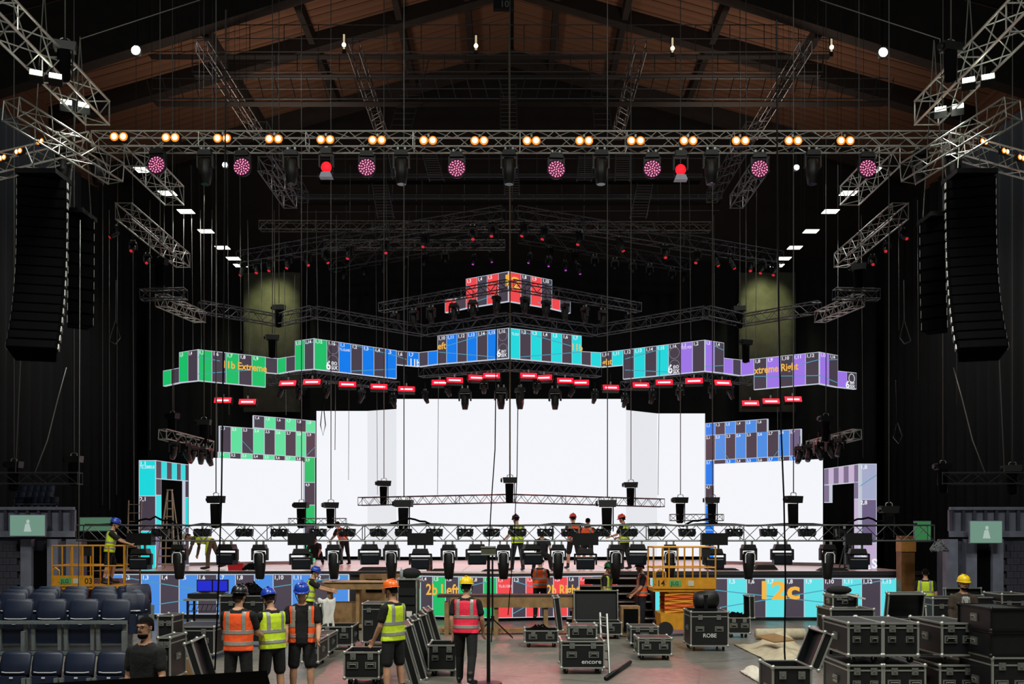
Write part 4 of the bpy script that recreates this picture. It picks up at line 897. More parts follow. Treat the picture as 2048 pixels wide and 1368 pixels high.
    for m in (skin, shirt, bcol, BOOT): bm_.materials.append(m)
    bm_.polygons.foreach_set('material_index', mi); bm_.polygons.foreach_set('use_smooth', [True]*N)
    zmin = min(v.co.z for v in bm_.vertices) if drop == 0 else drop
    S = Matrix.Scale(s, 4) @ Matrix.Translation((0, 0, -zmin))
    TL = Matrix((V((1, 0, 0)), fw, sd)).transposed().to_4x4(); TL.translation = hip; TI = TL.inverted()
    if vest:
        b = bmesh.new(); b.from_mesh(bm_); b.faces.ensure_lookup_table()
        allow = np.array([tags[k_] in ('torso', 'neck') or (tags[k_] == 'thigh') for k_ in best]) & (U > -.12) & (U < .54)
        shd = np.abs(C[:, 0]) < .205
        allow &= shd
        bmesh.ops.delete(b, geom=[f for i, f in enumerate(b.faces) if not allow[i]], context='FACES')
        b.transform(TI); b.normal_update()
        for v in b.verts: v.co += v.normal*.017
        def cut(pt, nrm, clear_out=False): bmesh.ops.bisect_plane(b, geom=b.verts[:]+b.edges[:]+b.faces[:], plane_co=pt, plane_no=nrm, clear_outer=clear_out, dist=1e-5)
        cut((0, 0, -.06), (0, 0, -1), True); cut((0, 0, .525), (0, 0, 1), True)
        bands = [(.02, .075), (.19, .245)]
        for a_, c_ in bands: cut((0, 0, a_), (0, 0, 1)); cut((0, 0, c_), (0, 0, 1))
        for x in (-.135, -.085, .085, .135): cut((x, 0, 0), (1, 0, 0))
        def isst(f):
            c = f.calc_center_median(); return any(a_ < c.z < c_ for a_, c_ in bands) or (.085 < abs(c.x) < .135 and c.z > .245)
        def drop_f(f):
            c = f.calc_center_median()
            if c.y > .03 and abs(c.x) < (.09 if vest_open else .035+max(0, c.z-.36)*.45) and (vest_open or c.z > .36): return True
            return c.z > .5 and abs(c.x) < .085
        dl = [f for f in b.faces if drop_f(f)]; bmesh.ops.delete(b, geom=dl, context='FACES')
        st = b.copy(); bmesh.ops.delete(st, geom=[f for f in st.faces if not isst(f)], context='FACES'); st.normal_update()
        for v in st.verts: v.co += v.normal*.004
        for bb, nm, m in ((b, 'hi_vis_vest', VEST[vest]), (st, 'reflective_stripes', REFL)):
            bb.transform(S @ TL); q = bpy.data.meshes.new(nm); bb.to_mesh(q); bb.free(); q.materials.append(m); q.polygons.foreach_set('use_smooth', [True]*len(q.polygons))
            o = link(nm, q, root if nm == 'hi_vis_vest' else vo)
            sdm = o.modifiers.new('t', 'SOLIDIFY'); sdm.thickness = .008; sdm.offset = -1
            if nm == 'hi_vis_vest': vo = o
            else: o['label'] = 'silver-grey reflective bands'
    bm_.transform(S); body = link('body', bm_, root)
    HM = S @ (Matrix.Translation(hcn) @ HR.to_4x4())
    def hpart(mbq, nm, m, par=root, smooth=True, up=0):
        q = mbq.mesh(nm, m, smooth); q.transform(HM @ Matrix.Translation((0, -.004, up))); return link(nm, q, par)
    if helmet:
        n_ = 20; prof = [(.118, .012), (.117, .03), (.112, .07), (.095, .105), (.065, .13), (.03, .142), (.001, .145)]
        hm = MB()
        vs_ = [V((r_*.93*math.cos(2*PI*i/n_), r_*1.1*math.sin(2*PI*i/n_)-.008, z+.01)) for r_, z in prof for i in range(n_)]
        hm.add(vs_, [(j*n_+i, j*n_+(i+1) % n_, (j+1)*n_+(i+1) % n_, (j+1)*n_+i) for j in range(len(prof)-1) for i in range(n_)])
        ho = hpart(hm, 'helmet', HELM[helmet], up=.032); sdm = ho.modifiers.new('t', 'SOLIDIFY'); sdm.thickness = .008
        br = MB(); outer = [V((.13*.93*math.cos(2*PI*i/n_), (.13*1.1+(.03 if math.sin(2*PI*i/n_) > .5 else 0))*math.sin(2*PI*i/n_)-.008, .018)) for i in range(n_)]; inner = [V((.108*math.cos(2*PI*i/n_), .127*math.sin(2*PI*i/n_)-.008, .03)) for i in range(n_)]
        br.add(outer+inner+[q-V((0, 0, .007)) for q in outer+inner], [(i, (i+1) % n_, n_+(i+1) % n_, n_+i) for i in range(n_)]+[(2*n_+i, 3*n_+i, 3*n_+(i+1) % n_, 2*n_+(i+1) % n_) for i in range(n_)]+[(i, 2*n_+i, 2*n_+(i+1) % n_, (i+1) % n_) for i in range(n_)]); hpart(br, 'brim', HELM[helmet], ho, up=.032)
        rb = MB().box((0, -.01, .152), (.03, .16, .014)); hpart(rb, 'crest_ridge', HELM[helmet], ho, up=.032)
        for e in (-1, 1): hpart(MB().path([(e*.1, -.02, .02), (e*.085, .01, -.05), (e*.045, .06, -.115)], .006, 5), 'chin_strap', BLKC, ho)
    if hair:
        hh = MB(); n_ = 20
        prof = [(.97, -.075 if not helmet else -.06), (1.0, -.02), (1.0, .03), (.93, .08), (.7, .11), (.35, .127), (.001, .13)]
        vs_ = []
        for r_, z in prof:
            for i in range(n_):
                a = 2*PI*i/n_; y = math.sin(a); zz = z if z > .04 else ((.062 if y > .5 else .02) if y >= .25 else (max(z, .022) if y > -.35 else max(z, -.05)))
                vs_.append(V((.083*r_*math.cos(a), .104*r_*y-.014, zz)))
        hh.add(vs_, [(j*n_+i, j*n_+(i+1) % n_, (j+1)*n_+(i+1) % n_, (j+1)*n_+i) for j in range(len(prof)-1) for i in range(n_)]); hpart(hh, 'hair', HAIR)
    if extra != 'far':
        for e in (-1, 1): hpart(MB().ball((e*.033, .078, .012), (.012, .008, .007), 8, 6), 'eye', mat('eye_dark', '1c1512', .3, 0, 0))
    if extra and 'beard' in extra:
        bd = MB().ball((0, .036, -.092), (.06, .062, .04), 14, 8); bd.ball((0, .082, -.043), (.034, .02, .008), 8, 6); hpart(bd, 'beard', HAIR)
    if extra and 'glasses' in extra:
        g = MB()
        for e in (-1, 1):
            g.path([(e*.034+.026*math.cos(t*PI/6), .098, .012+.019*math.sin(t*PI/6)) for t in range(13)], .0035, 5); g.path([(e*.06, .096, .016), (e*.082, .05, .014), (e*.086, -.02, .008)], .003, 5)
        g.path([(-.01, .1, .014), (.01, .1, .014)], .003, 5); hpart(g, 'glasses', BLK_P)
    if extra and 'lanyard' in extra:
        g = MB().path([TL @ V(q) for q in ((-.06, .1, .52), (-.045, .163, .4), (0, .168, .22), (.045, .163, .4), (.06, .1, .52))], .006, 5); q = g.mesh('lanyard', BLKC); q.transform(S); link('lanyard', q, root)
        g = MB().box(TL @ V((0, .168, .17)), (.07, .008, .1)); q = g.mesh('badge', mat('badge_white', 'd8d8d2', .4, 0, 0)); q.transform(S); link('badge', q, root)
    if extra and 'jacket' in extra:                        # grey tee showing between the open jacket fronts
        g = MB().hexa([TL @ V(q) for q in ((-.085, .06, -.06), (.085, .06, -.06), (.075, .155, -.06), (-.075, .155, -.06), (-.06, .04, .52), (.06, .04, .52), (.065, .152, .46), (-.065, .152, .46))]); q = g.mesh('tee_front', GREYT); q.transform(S); link('tee_front', q, root)
    root.scale = (girth, girth, 1)
    return root
W = PI
def at(px, Y, z=0): return Vector(((px-1024)/FPX*Y, Y, z))
NV = .012
person('bearded man in glasses and black polo shirt at the lower left', at(292, 10.6), PI*.93, 1.74, 0, ((.05, .1), (0, .05)), ((.15, .2, .5), (.05, .12, .3)), None, None, BLKC, 'trousers', BLKC, (.0, .12), NV, extra=('beard', 'glasses'), girth=1.0)
person('worker in orange vest and dark helmet seen from behind at lower left', at(477, 14.4), -.05, 1.84, 0, ((.0, 0), (0, .05)), ((.35, .15, .9, .05), (.35, .15, .9, .05)), 'black', 'orange', BLKC, 'trousers', BLKC, (.15, 0), NV)
person('worker in yellow vest and blue helmet turned to the orange vest', at(545, 14.9), .75, 1.78, .06, ((.05, .1), (0, .1)), ((.45, .1, .8), (.55, .1, .7)), 'blue', 'yellow', BLKC, 'shorts', BLKC, (.3, .3), NV)
person('worker in open orange vest and blue helmet looking down, facing us', at(604, 15.5), PI*1.06, 1.84, 0, ((.05, .05), (.0, .1)), ((.15, .2, .7), (.2, .15, .6)), 'blue', 'orange', BLKC, 'shorts', BLKC, (.28, .1), NV, vest_open=True)
person('worker in yellow vest, orange helmet and black shorts standing by the cases', at(786, 15.7), .95, 1.86, 0, ((.02, .05), (-.05, .05)), ((.2, .1, .35), (.05, .15, .25)), 'orange', 'yellow', BLKC, 'shorts', BLKC, (.15, .1), NV)
person('worker in pink vest and yellow helmet walking away in the middle', at(932, 17.0), -.15, 1.86, .03, ((.22, .12), (-.28, .2)), ((-.15, .15, .3), (.1, .22, .35)), 'yellow', 'pink', BLKC, 'trousers', BLKC, (.1, 0), NV, sleeve='short')
person('worker in yellow vest and blue helmet reaching right at the stage edge', at(619, 25.7), -1.35, 1.76, .12, ((.05, .05), (0, .05)), ((1.0, .2, .3), (.9, .2, .4)), 'blue', 'yellow', BLKC, 'trousers', BLKC, (.25, 0), .018)
person('worker in orange vest and white helmet bent over the stage edge', at(1080, 27.9, .22), -.1, 1.76, .1, ((.02, .05), (0, .05)), ((.7, .2, .6), (.7, .2, .6)), 'white', 'orange', BLKC, 'trousers', BLKC, (.3, 0), .018)
person('worker in yellow vest and green helmet standing beside the steps', at(1213, 26.8, 0), -2.0, 1.84, 0, ((.02, .05), (0, .05)), ((.1, .12, .2), (.1, .2, .2)), 'green', 'yellow', BLKC, 'trousers', BLKC, (.25, 0), .018)
person('worker in orange vest and black helmet standing at the steps', at(1284, 27.2, 0), 1.6, 1.84, 0, ((.02, .05), (0, .05)), ((.2, .1, .6), (.2, .1, .6)), 'black', 'orange', BLKC, 'trousers', NAVY, (.2, 0), .018)
person('worker in yellow vest and dark helmet standing on the stage centre', at(1035, 30.7, ZD), .5, 1.76, .05, ((.05, .05, .14), (0, .05, .14)), ((.5, .15, .6), (.5, .15, .6)), 'black', 'yellow', BLKC, 'trousers', NAVY, (.3, 0), .018)
person('worker in shorts, orange vest and pink-red helmet on stage, left of a pair', at(1147, 32.4, ZD), .2, 1.82, .02, ((.1, .1, .12), (-.1, .1, .12)), ((.6, .2, .8), (.6, .2, .8)), 'red', 'orange', BLKC, 'shorts', BLKC, (.2, 0), .02)
person('worker in shorts and orange vest on stage, bare headed right of a pair', at(1175, 33.1, ZD), -.3, 1.72, .02, ((.05, .1), (0, .1)), ((.6, .2, .8), (.6, .2, .8)), None, 'orange', BLKC, 'shorts', BLKC, (.2, 0), .02)
person('worker in red helmet behind the low truss on the right of the stage', at(1249, 31.6, ZD), .9, 1.78, .03, ((.05, .1), (-.08, .1)), ((.5, .1, .8), (.4, .1, .8)), 'red', 'yellow', BLKC, 'trousers', BLKC, (.3, 0), .02)
person('bare-headed man in dark tee sitting near the stage edge', at(1084, 30.9, ZD), PI, 1.74, .35, ((1.45, 1.9, .3), (1.45, 1.9, .3)), ((.7, .2, .6), (.7, .2, .6)), None, None, NAVY, 'trousers', BLKC, (.1, 0), .018)
person('man crouching on the stage before the green check wall', at(632, 37, ZD), PI, 1.76, .5, ((1.9, 2.3, .35), (1.9, 2.3, .35)), ((.6, .2, .4), (.6, .2, .4)), None, None, BLKC, 'trousers', BLKC, (.4, 0), .02)
person('stooping worker in orange vest half hidden behind a moving head', at(688, 36.5, ZD), .9, 1.74, .45, ((.1, .2), (-.1, .1)), ((.5, .1, .4), (.5, .1, .4)), None, 'orange', BLKC, 'trousers', BLKC, (.3, 0), .02)
person('worker in cream helmet and yellow vest bending to the stage floor', at(420, 32, ZD), 1.45, 1.78, 1.35, ((.1, .1, .1), (-.35, .15, .1)), ((.25, .05, .1), (.05, .1, .1)), 'cream', 'yellow', KHAKI, 'trousers', KHAKI, (.5, 0), .016, sleeve='long')
person('worker in blue helmet and yellow vest standing on the left lift', at(219, 26.0, 1.35), -1.2, 1.76, .12, ((.25, .45), (-.1, .1)), ((.9, .1, .3), (.8, .15, .4)), 'blue', 'yellow', BLKC, 'shorts', BLKC, (.2, 0), .016)
person('dark-haired worker in yellow vest walking at the right wall', at(1851, 25.6), -.4, 1.74, .03, ((.1, .1), (-.15, .1)), ((.1, .12, .3), (-.05, .2, .25)), None, 'yellow', BLKC, 'trousers', BLKC, (.1, 0), .016)
person('bearded man in yellow helmet, brown jacket and lanyard behind the cases', at(1926, 19), PI*.97, 1.80, 0, ((.0, 0), (0, 0)), ((.05, .15, .2), (.05, .15, .2)), 'yellow', None, BROWNC, 'trousers', BROWNC, (.1, 0), .014, sleeve='long', extra=('beard', 'lanyard', 'jacket'))
# ================================================================== flight cases
PLY = mat('case_black_laminate', '0d0e11', .45, 0, .25, 6); FOAM = mat('case_foam', '0b0b0c', .95, 0, .2, 20); RAIL = mat('case_rail', 'a9aca4', .35, .6, .2, 25); HANDLE = mat('case_dish', '8e918b', .35, .7, .2, 25)
_BALL = MB().ball((0, 0, 0), 1, 8, 6).mesh('ball_corner', RAIL, True)
_DISH = MB().box((0, .004, 0), (.2, .02, .12)).mesh('handle_dish', HANDLE); _INN = MB().box((0, -.006, 0), (.15, .012, .08)).mesh('recess_shade', PLY); _GRIP = MB().path([(-.06, -.014, -.02), (-.06, -.024, .02), (.06, -.024, .02), (.06, -.014, -.02)], .009, 5).mesh('grip', RAIL)  # dark plate stands in for the shaded hollow of the dish
_LATCH = MB().box((0, 0, 0), (.1, .018, .11)).box((0, -.012, .01), (.04, .014, .05)).mesh('latch', HANDLE)
_WHEEL = MB().tube((-.02, 0, 0), (.02, 0, 0), .055, .055, 12).mesh('wheel', RUB); _FORK = MB().hexa([Vector((x, y, z)) for z, k in ((-.02, .5), (.06, 1)) for x, y in ((-.035*k, -.04*k), (.035*k, -.04*k), (.035*k, .04*k), (-.035*k, .04*k))]).mesh('caster', RAIL)
_BALLD = MB().ball((0, 0, 0), 1, 8, 6).mesh('ball_corner_dark', BLK_M, True)
def rails(par, x0, x1, y0, y1, z0, z1, t=.028, dark=False):
    RAIL = BLK_M if dark else MATS['case_rail']; _B = _BALLD if dark else _BALL
    for y in (y0, y1):
        for z in (z0, z1): brick('edge_rail', ((x0+x1)/2, y, z), (x1-x0, t, t), RAIL, par)
    for x in (x0, x1):
        for z in (z0, z1): brick('edge_rail', (x, (y0+y1)/2, z), (t, y1-y0, t), RAIL, par)
        for y in (y0, y1): brick('edge_rail', (x, y, (z0+z1)/2), (t, t, z1-z0), RAIL, par)
    for x in (x0, x1):
        for y in (y0, y1):
            for z in (z0, z1):
                o = link('ball_corner', _B, par, (x, y, z)); o.scale = (t*1.35,)*3
def tray(w_, d, h, th=.02):
    mb = MB(); a, b = w_/2, d/2
    mb.box((0, 0, th/2), (w_, d, th)); mb.box((0, -b+th/2, h/2), (w_, th, h)); mb.box((0, b-th/2, h/2), (w_, th, h)); mb.box((-a+th/2, 0, h/2), (th, d-2*th, h)); mb.box((a-th/2, 0, h/2), (th, d-2*th, h)); return mb
def fcase(label, x0, x1, ytop, Y, d, z0=0, caster=True, lid=None, rot=0, handles=2, txt=None, latch=True, group='flight cases', fill=None, lang=1.8, lidh=.12, split=True, dark=False):
    w_ = (x1-x0)*Y/FPX; zt = EYE-(ytop-HY)*Y/FPX; cz = .13 if caster else .015
    root = thing('flight_case', label, 'flight case', ((x0+x1)/2*Y/FPX-1024*Y/FPX, Y+d/2, z0), rot, group)
    h = zt-z0-cz; a, b = w_/2, d/2
    if lid is None:
        MB().box((0, 0, cz+h/2), (w_-.01, d-.01, h)).build('body', PLY, root)
        if split: brick('lid_seam', (0, 0, cz+h*.86), (w_+.012, d+.012, .022), RAIL, root)
    else:
        o = tray(w_-.01, d-.01, h).build('body', PLY, root, loc=(0, 0, cz)); brick('foam_lining', (0, 0, cz+h*.4), (w_-.05, d-.05, h*.75), FOAM, root)
        if lid != 'off':
            lw, ld = w_, d
            e = bpy.data.objects.new('lid', tray(lw-.01, ld-.01, lidh).mesh('lid', PLY)); COL.objects.link(e); e.parent = root; rails(e, -lw/2, lw/2, -ld/2, ld/2, 0, lidh, .024)
            if lid == 'back': e.matrix_local = Matrix.Translation((0, b, cz+h)) @ Matrix.Rotation(-lang, 4, 'X') @ Matrix.Translation((0, -ld/2, lidh)) @ Matrix.Rotation(PI, 4, 'Y')
            if lid == 'right': e.matrix_local = Matrix.Translation((a, 0, cz+h)) @ Matrix.Rotation(lang, 4, 'Y') @ Matrix.Translation((-lw/2, 0, lidh)) @ Matrix.Rotation(PI, 4, 'X')
            if lid == 'left': e.matrix_local = Matrix.Translation((-a, 0, cz+h)) @ Matrix.Rotation(-lang, 4, 'Y') @ Matrix.Translation((lw/2, 0, lidh)) @ Matrix.Rotation(PI, 4, 'X')
    rails(root, -a, a, -b, b, cz, cz+h, dark=dark)
    zs = cz+h*.5
    for k in range(handles):
        x = 0 if handles == 1 else (-a*.52 if k == 0 else a*.52)
        o = link('handle', _DISH, root, (x, -b-.008, zs)); link('recess_shade', _INN, o); link('grip', _GRIP, o)
        if w_ < .55: o.scale = (.62, 1, .8)
    for s in (-1, 1):
        o = link('handle', _DISH, root, (s*(a+.008), 0, zs), (0, 0, s*PI/2)); link('grip', _GRIP, o)
    if latch:
        for s in (-1, 1): link('latch', _LATCH, root, (s*a*.5, -b-.012, cz+h*.84))
    if caster:
        for sx in (-1, 1):
            for sy in (-1, 1): o = link('caster', _FORK, root, (sx*(a-.09), sy*(b-.09), .07)); link('wheel', _WHEEL, o, (0, 0, -.015), (0, 0, random.uniform(-.6, .6)))
    if txt:
        text(txt[0], (-a*txt[1], -b-.008, cz+h*txt[2]), (1, 0, 0), (0, 0, 1), txt[3], mat('stencil_white', 'c9ccc8', .6, 0, 0), root, .01, 'stencil_lettering', (0, 0, 0), w_*txt[4])
    root['_top'] = zt; return root
def top_of(o): return o['_top']
fcase('tall black flight case lettered ROBE with silver corners', 1382, 1456, 1224, 21.8, .85, txt=('ROBE', .36, .25, .13, .36))
fcase('low wheeled case alone on the floor near the black tube', 1277, 1343, 1277, 20.2, .65)
fcase('low wheeled case half behind another, left of the yellow lift base', 1262, 1316, 1254, 22.3, .7, handles=1)
enc = fcase('wheeled case lettered encore in the middle foreground', 1123, 1208, 1283, 18.2, .8, txt=('encore', .06, .16, .12, .46))
fcase('small unwheeled case standing on the encore case', 1138, 1193, 1252, 18.35, .5, top_of(enc)+.02, False)
fcase('open wheeled case with raised lid and cables, left of the encore case', 1050, 1116, 1262, 22.5, .75, lid='right', lang=1.45)
fcase('wide open case with upright black lid behind the encore case', 1153, 1243, 1246, 24.3, .8, lid='back', lang=1.7, lidh=.1)
fcase('small case of hooks with lid up against the cyan fascia', 1457, 1500, 1236, 24.6, .6, lid='right', lang=1.55)
fcase('open-topped black case in front of the orange helmet worker', 689, 758, 1305, 16.9, .8, lid='off')
fcase('open-topped black case in front of the pink vest worker', 857, 912, 1291, 17.9, .8, lid='off')
fcase('tall closed case behind the orange helmet worker', 725, 777, 1208, 22.6, .85)
fcase('open black case behind the open-vest worker, holding a dark lining', 638, 704, 1254, 22, .9, lid='off')
fcase('long case in shadow right of the open-vest worker, nearer one', 604, 636, 1282, 19.0, 1.0)
fcase('long case in shadow right of the open-vest worker, farther one', 628, 657, 1271, 20.6, 1.0)
fcase('wide pale-topped case left of the crew by the cardboard box', 346, 428, 1254, 20.3, 1.2)
blk = fcase('big black case under a heap of cables behind the crew', 440, 528, 1192, 22.6, .8)
fcase('dark case standing just behind the seat block', 316, 345, 1232, 19.2, .6, handles=1)
fcase('dark case low behind the bearded man in glasses', 316, 340, 1276, 16.8, .8, handles=1)
rb = fcase('mid-size case stacked behind the right cluster', 1662, 1748, 1219, 18.4, .8)
rb2 = fcase('small case under a black cushion, right of the 12c sign', 1666, 1714, 1191, 18.45, .5, top_of(rb)+.02, False, handles=1)
fcase('open case with lid leaning back before the bearded jacket man', 1795, 1868, 1243, 17.5, .5, lid='back', lang=1.35)
for k, (x0, x1, yt, Y, lb) in enumerate(((1866, 1934, 1197, 21.6, 'left one behind the jacket man'), (1936, 2000, 1195, 21.6, 'right one behind the jacket man'), (2004, 2060, 1189, 21.2, 'outermost by the right wall'))):
    fcase('long silver-railed case in the right background, '+lb, x0, x1, yt, Y, .8)
Yc = 14.5
lo = [fcase('bottom case of the right cluster, %s' % d, x0, x1, 1331, Yc, 1.15) for x0, x1, d in ((1697, 1764, 'left'), (1768, 1850, 'middle, under the gap'), (1880, 1955, 'right'))]
up = [fcase('top wheeled case of the right cluster, %s' % d, x0, x1, 1247, Yc, 1.15, top_of(lo[k])+.03) for k, (x0, x1, d) in enumerate(((1697, 1764, 'left'), (1767, 1836, 'middle'), (1884, 1955, 'right')))]
oc = fcase('open case at the lower right with a dangling black cable and lid up', 1546, 1622, 1335, 13.4, .7, lid='right', lang=1.95)
r1 = fcase('lowest silver-edged case at the right picture edge', 1985, 2060, 1316, 13.8, 1.0)
r2 = fcase('plain black case in the middle of the stack at the right picture edge', 1982, 2060, 1266, 13.8, 1.0, top_of(r1)+.02, False, handles=0, latch=False, dark=True, split=False)
fcase('plain black case on top of the stack at the right picture edge', 1982, 2060, 1218, 13.8, 1.0, top_of(r2)+.02, False, handles=0, latch=False, dark=True, split=False)
# loose lids leaning in a row
def lean(label, cx, ybot, Y, w_, h, tilt, yaw, group='leaning lids'):
    root = thing('case_lid', label, 'case lid', at(cx, Y), yaw, group)
    e = tray(w_, h, .12).build('panel', PLY, root); e.matrix_local = Matrix.Rotation(PI/2-tilt, 4, 'X') @ Matrix.Translation((0, h/2, 0)); rails(e, -w_/2, w_/2, -h/2, h/2, 0, .12, .026); return root
for k in range(5):
    lean('black silver-edged lid leaning in a row between the crew, %s from the front' % nth(k), 824+k*13, 0, 16.8+k*1.15, 1.0, 1.05, .28, PI/2+.18)
lean('black silver-edged lid leaning beside the orange vest worker', 418, 0, 15.6, .85, 1.0, .3, PI/2+.1)
lean('black slatted lid leaning below the yellow vest at the right wall', 1815, 0, 20.5, .8, 1.15, .25, -.25)
lean('dark tall lid standing against the wall at the right', 1908, 0, 26.5, .5, 1.2, .08, 0); lean('dark tall lid right of another against the wall', 1942, 0, 26.6, .55, 1.2, .08, 0)
# ================================================================== gear on and around the cases
def heap(name, label, c, rx, ry, h, n, r, m, cat='cable'):
    mb = MB(); c = Vector(c)
    for k in range(n):
        t = random.uniform(0, 6.28); pts = []
        for j in range(9):
            t += random.uniform(.4, .9); q = random.uniform(.3, 1); pts.append(c+Vector((rx*q*math.cos(t), ry*q*math.sin(t), r+random.uniform(0, h)*(1.1-q))))
        mb.path(pts, r, 5)
    o = mb.build(name, m, None, True, org=c, loc=c); tag(o, label, cat); o['kind'] = 'stuff'; return o
heap('cable_heap', 'black heap of coiled cables on the big case behind the crew', P(490, 1192, 22.6)+Vector((0, .35, 0)), .42, .3, .42, 26, .02, CABLE)
heap('cable_heap', 'black tangle of cables in the open case left of encore', P(1080, 1266, 22.5)+Vector((0, .4, 0)), .3, .3, .2, 14, .018, CABLE)
heap('cable_heap', 'tangle of hooks and cables in the case by the cyan fascia', P(1478, 1238, 24.6)+Vector((0, .3, 0)), .3, .2, .22, 14, .022, CABLE)
heap('cable_heap', 'dark tangle of cables behind the right cluster', at(1775, 17.6, .95), .35, .25, .25, 14, .02, CABLE)
heap('cable_heap', 'black cable coil on the stage beside the red toolbox', at(503, 30.8, ZD), .3, .25, .3, 14, .03, CABLE)
heap('cable_heap', 'pale wound cable bundle hanging at the right wall', P(1878, 1105, 27.3), .3, .1, .5, 14, .014, mat('pale_cable', '8d9096', .5, 0, .2))
for px, py, d in ((820, 1050, 'left of the hoist at the middle'), (310, 1046, 'over the left doorway'), (1405, 1050, 'right of the steps'), (1735, 1048, 'over the right doorway')):
    p0 = P(px, py, 26.35); pts = [p0+Vector((k*.14, random.uniform(-.05, .05), .15*math.sin(PI*(k+4)/8)+random.uniform(-.05, .05))) for k in range(-4, 5)]
    cable('truss_cable', 'arched black cable on top of the low truss, '+d, pts, .03, CABLE, 'cables on the low truss')
pts = [P(170+k*26, 1050+random.uniform(-2.5, 1.5), 26.3) for k in range(65)]
cable('truss_cable', 'long black cable loom lying along the low truss', pts, .03, CABLE, 'cables on the low truss')
# moving light lying on the ROBE case, cushion, papers
t = thing('stored_light', 'black round stage light lying on the ROBE case', 'stage light', P(1416, 1222, 22.0)+Vector((0, .2, 0)), .2)
MB().lathe([(.05, -.3), (.2, -.26), (.23, -.05), (.23, .2), (.17, .26), (.02, .27)], 14, 'X', (0, 0, .25)).build('head', BLK_P, t, True); MB().box((-.1, 0, .03), (.6, .4, .06)).build('base', BLK_M, t)
y = MB(); y.box((-.1, -.2, .2), (.1, .04, .36)); y.build('yoke_arm', BLK_M, t); MB().box((-.1, .2, .2), (.1, .04, .36)).build('yoke_arm', BLK_M, t)
c = MB().ball((0, 0, .09), (.26, .16, .09), 14, 8).build('cushion', BLKC, None, True, loc=P(1683, 1190, 18.5)+Vector((0, .15, 0))); tag(c, 'black cushion on the small case right of the 12c sign', 'cushion')
c = MB().box((0, 0, .02), (.3, .22, .03), Matrix.Rotation(.25, 3, 'Y')).build('paper_stack', mat('paper_white', 'cfccc4', .8, 0, .1), None, loc=P(1716, 1196, 18.3)+Vector((0, .1, 0))); tag(c, 'crumpled white papers lying on the small stacked case', 'paper')
# rack tower with bag, bottle
t = thing('rack_tower', 'black equipment rack on wheels with a white label, behind the orange helmet worker', 'rack', at(817, 20.4)); 
MB().box((0, 0, .95), (.42, .5, 1.6)).build('cabinet', BLK_M, t)
for k in range(7): MB().box((0, -.26, .3+k*.2), (.38, .02, .16)).build('rack_unit', BLK_P, t)
MB().box((.02, -.275, 1.02), (.17, .012, .12)).build('label_plate', mat('paper_white', 'cfccc4'), t)
for s in (-1, 1): MB().box((s*.2, -.25, .95), (.03, .03, 1.6)).build('upright', ALU_D, t)
MB().box((0, 0, 1.77), (.5, .55, .03)).build('top_shelf', ALU_D, t)
for sx in (-1, 1):
    for sy in (-1, 1): link('wheel', _WHEEL, t, (sx*.17, sy*.2, .056))
b = MB().ball((0, 0, .1), (.22, .18, .12), 12, 8).build('black_bag', BLKC, None, True, loc=at(822, 20.4, 1.79)); tag(b, 'soft black bag lying on top of the equipment rack', 'bag')
b = MB().lathe([(.035, 0), (.036, .16), (.015, .2), (.015, .23)], 10).build('water_bottle', mat('clear_bottle', '9aa0a6', .1, 0, 0), None, True, loc=at(803, 20.25, 1.79)); tag(b, 'clear plastic bottle on the corner of the equipment rack', 'bottle')
b = MB().lathe([(.1, 0), (.1, .35), (.07, .42), (.07, .46)], 12).build('flask', mat('flask_brown', '5b3a30', .5, 0, .1), None, True, loc=at(859, 30.6, ZD)); tag(b, 'brown flask standing on the stage edge', 'flask')
for k, (px, Y, w_, h, lb) in enumerate(((881, 30.5, .6, .07, 'beside the brown flask'), (750, 30.6, 1.1, .12, 'left of the equipment rack'), (990, 30.2, .9, .06, 'before the stage centre worker'), (1450, 31, .9, .07, 'right of the yellow lift basket'), (1530, 31.5, .8, .16, 'above the 12c sign'), (1665, 30.6, 1.0, .1, 'right of the 12c sign'))):
    mb = MB().hexa([Vector((x*w_, y*.5, z)) for z, q in ((0, 1), (h, .7)) for x, y in ((-.5*q, -.5*q), (.5*q, -.4*q), (.45*q, .5*q), (-.5*q, .4*q))]); o = mb.build('dark_cloth', BLKC, None, loc=at(px, Y, ZD)); tag(o, 'dark bundle lying on the stage edge, '+lb, 'bundle', 'dark bundles on the stage')
t = thing('toolbox', 'red plastic toolbox on the left of the stage', 'toolbox', at(473, 30.9, ZD)); MB().hexa([Vector((x*q, y, z)) for z, q in ((0, .92), (.2, 1)) for x, y in ((-.26, -.12), (.26, -.12), (.26, .12), (-.26, .12))]).build('box', mat('red_plastic', 'b01824', .4, 0, .1), t); MB().box((0, 0, .225), (.54, .27, .05)).build('lid', mat('red_plastic', 'b01824'), t); MB().path([(-.1, 0, .25), (-.09, 0, .3), (.09, 0, .3), (.1, 0, .25)], .015, 6).build('handle', mat('red_plastic', 'b01824'), t)
# cardboard box
CARD = mat('cardboard', '8b6a42', .85, 0, .15, 4); t = thing('cardboard_box', 'brown cardboard carton on the floor behind the bearded man', 'carton', at(356, 17.9), -.1)
MB().box((0, .16, .17), (.36, .32, .34)).build('carton', CARD, t); MB().box((0, .16, .342), (.05, .325, .004)).build('tape', mat('packing_tape', 'a58a5e', .4, 0, .1), t)
for a in (-1, 1): MB().path([(a*.05, -.003, .1), (a*.1, -.003, .1), (a*.1, -.003, .2), (a*.05, -.003, .2)], .006, 4).build('printed_mark', mat('print_brown', '4a3520', .8, 0, 0), t)
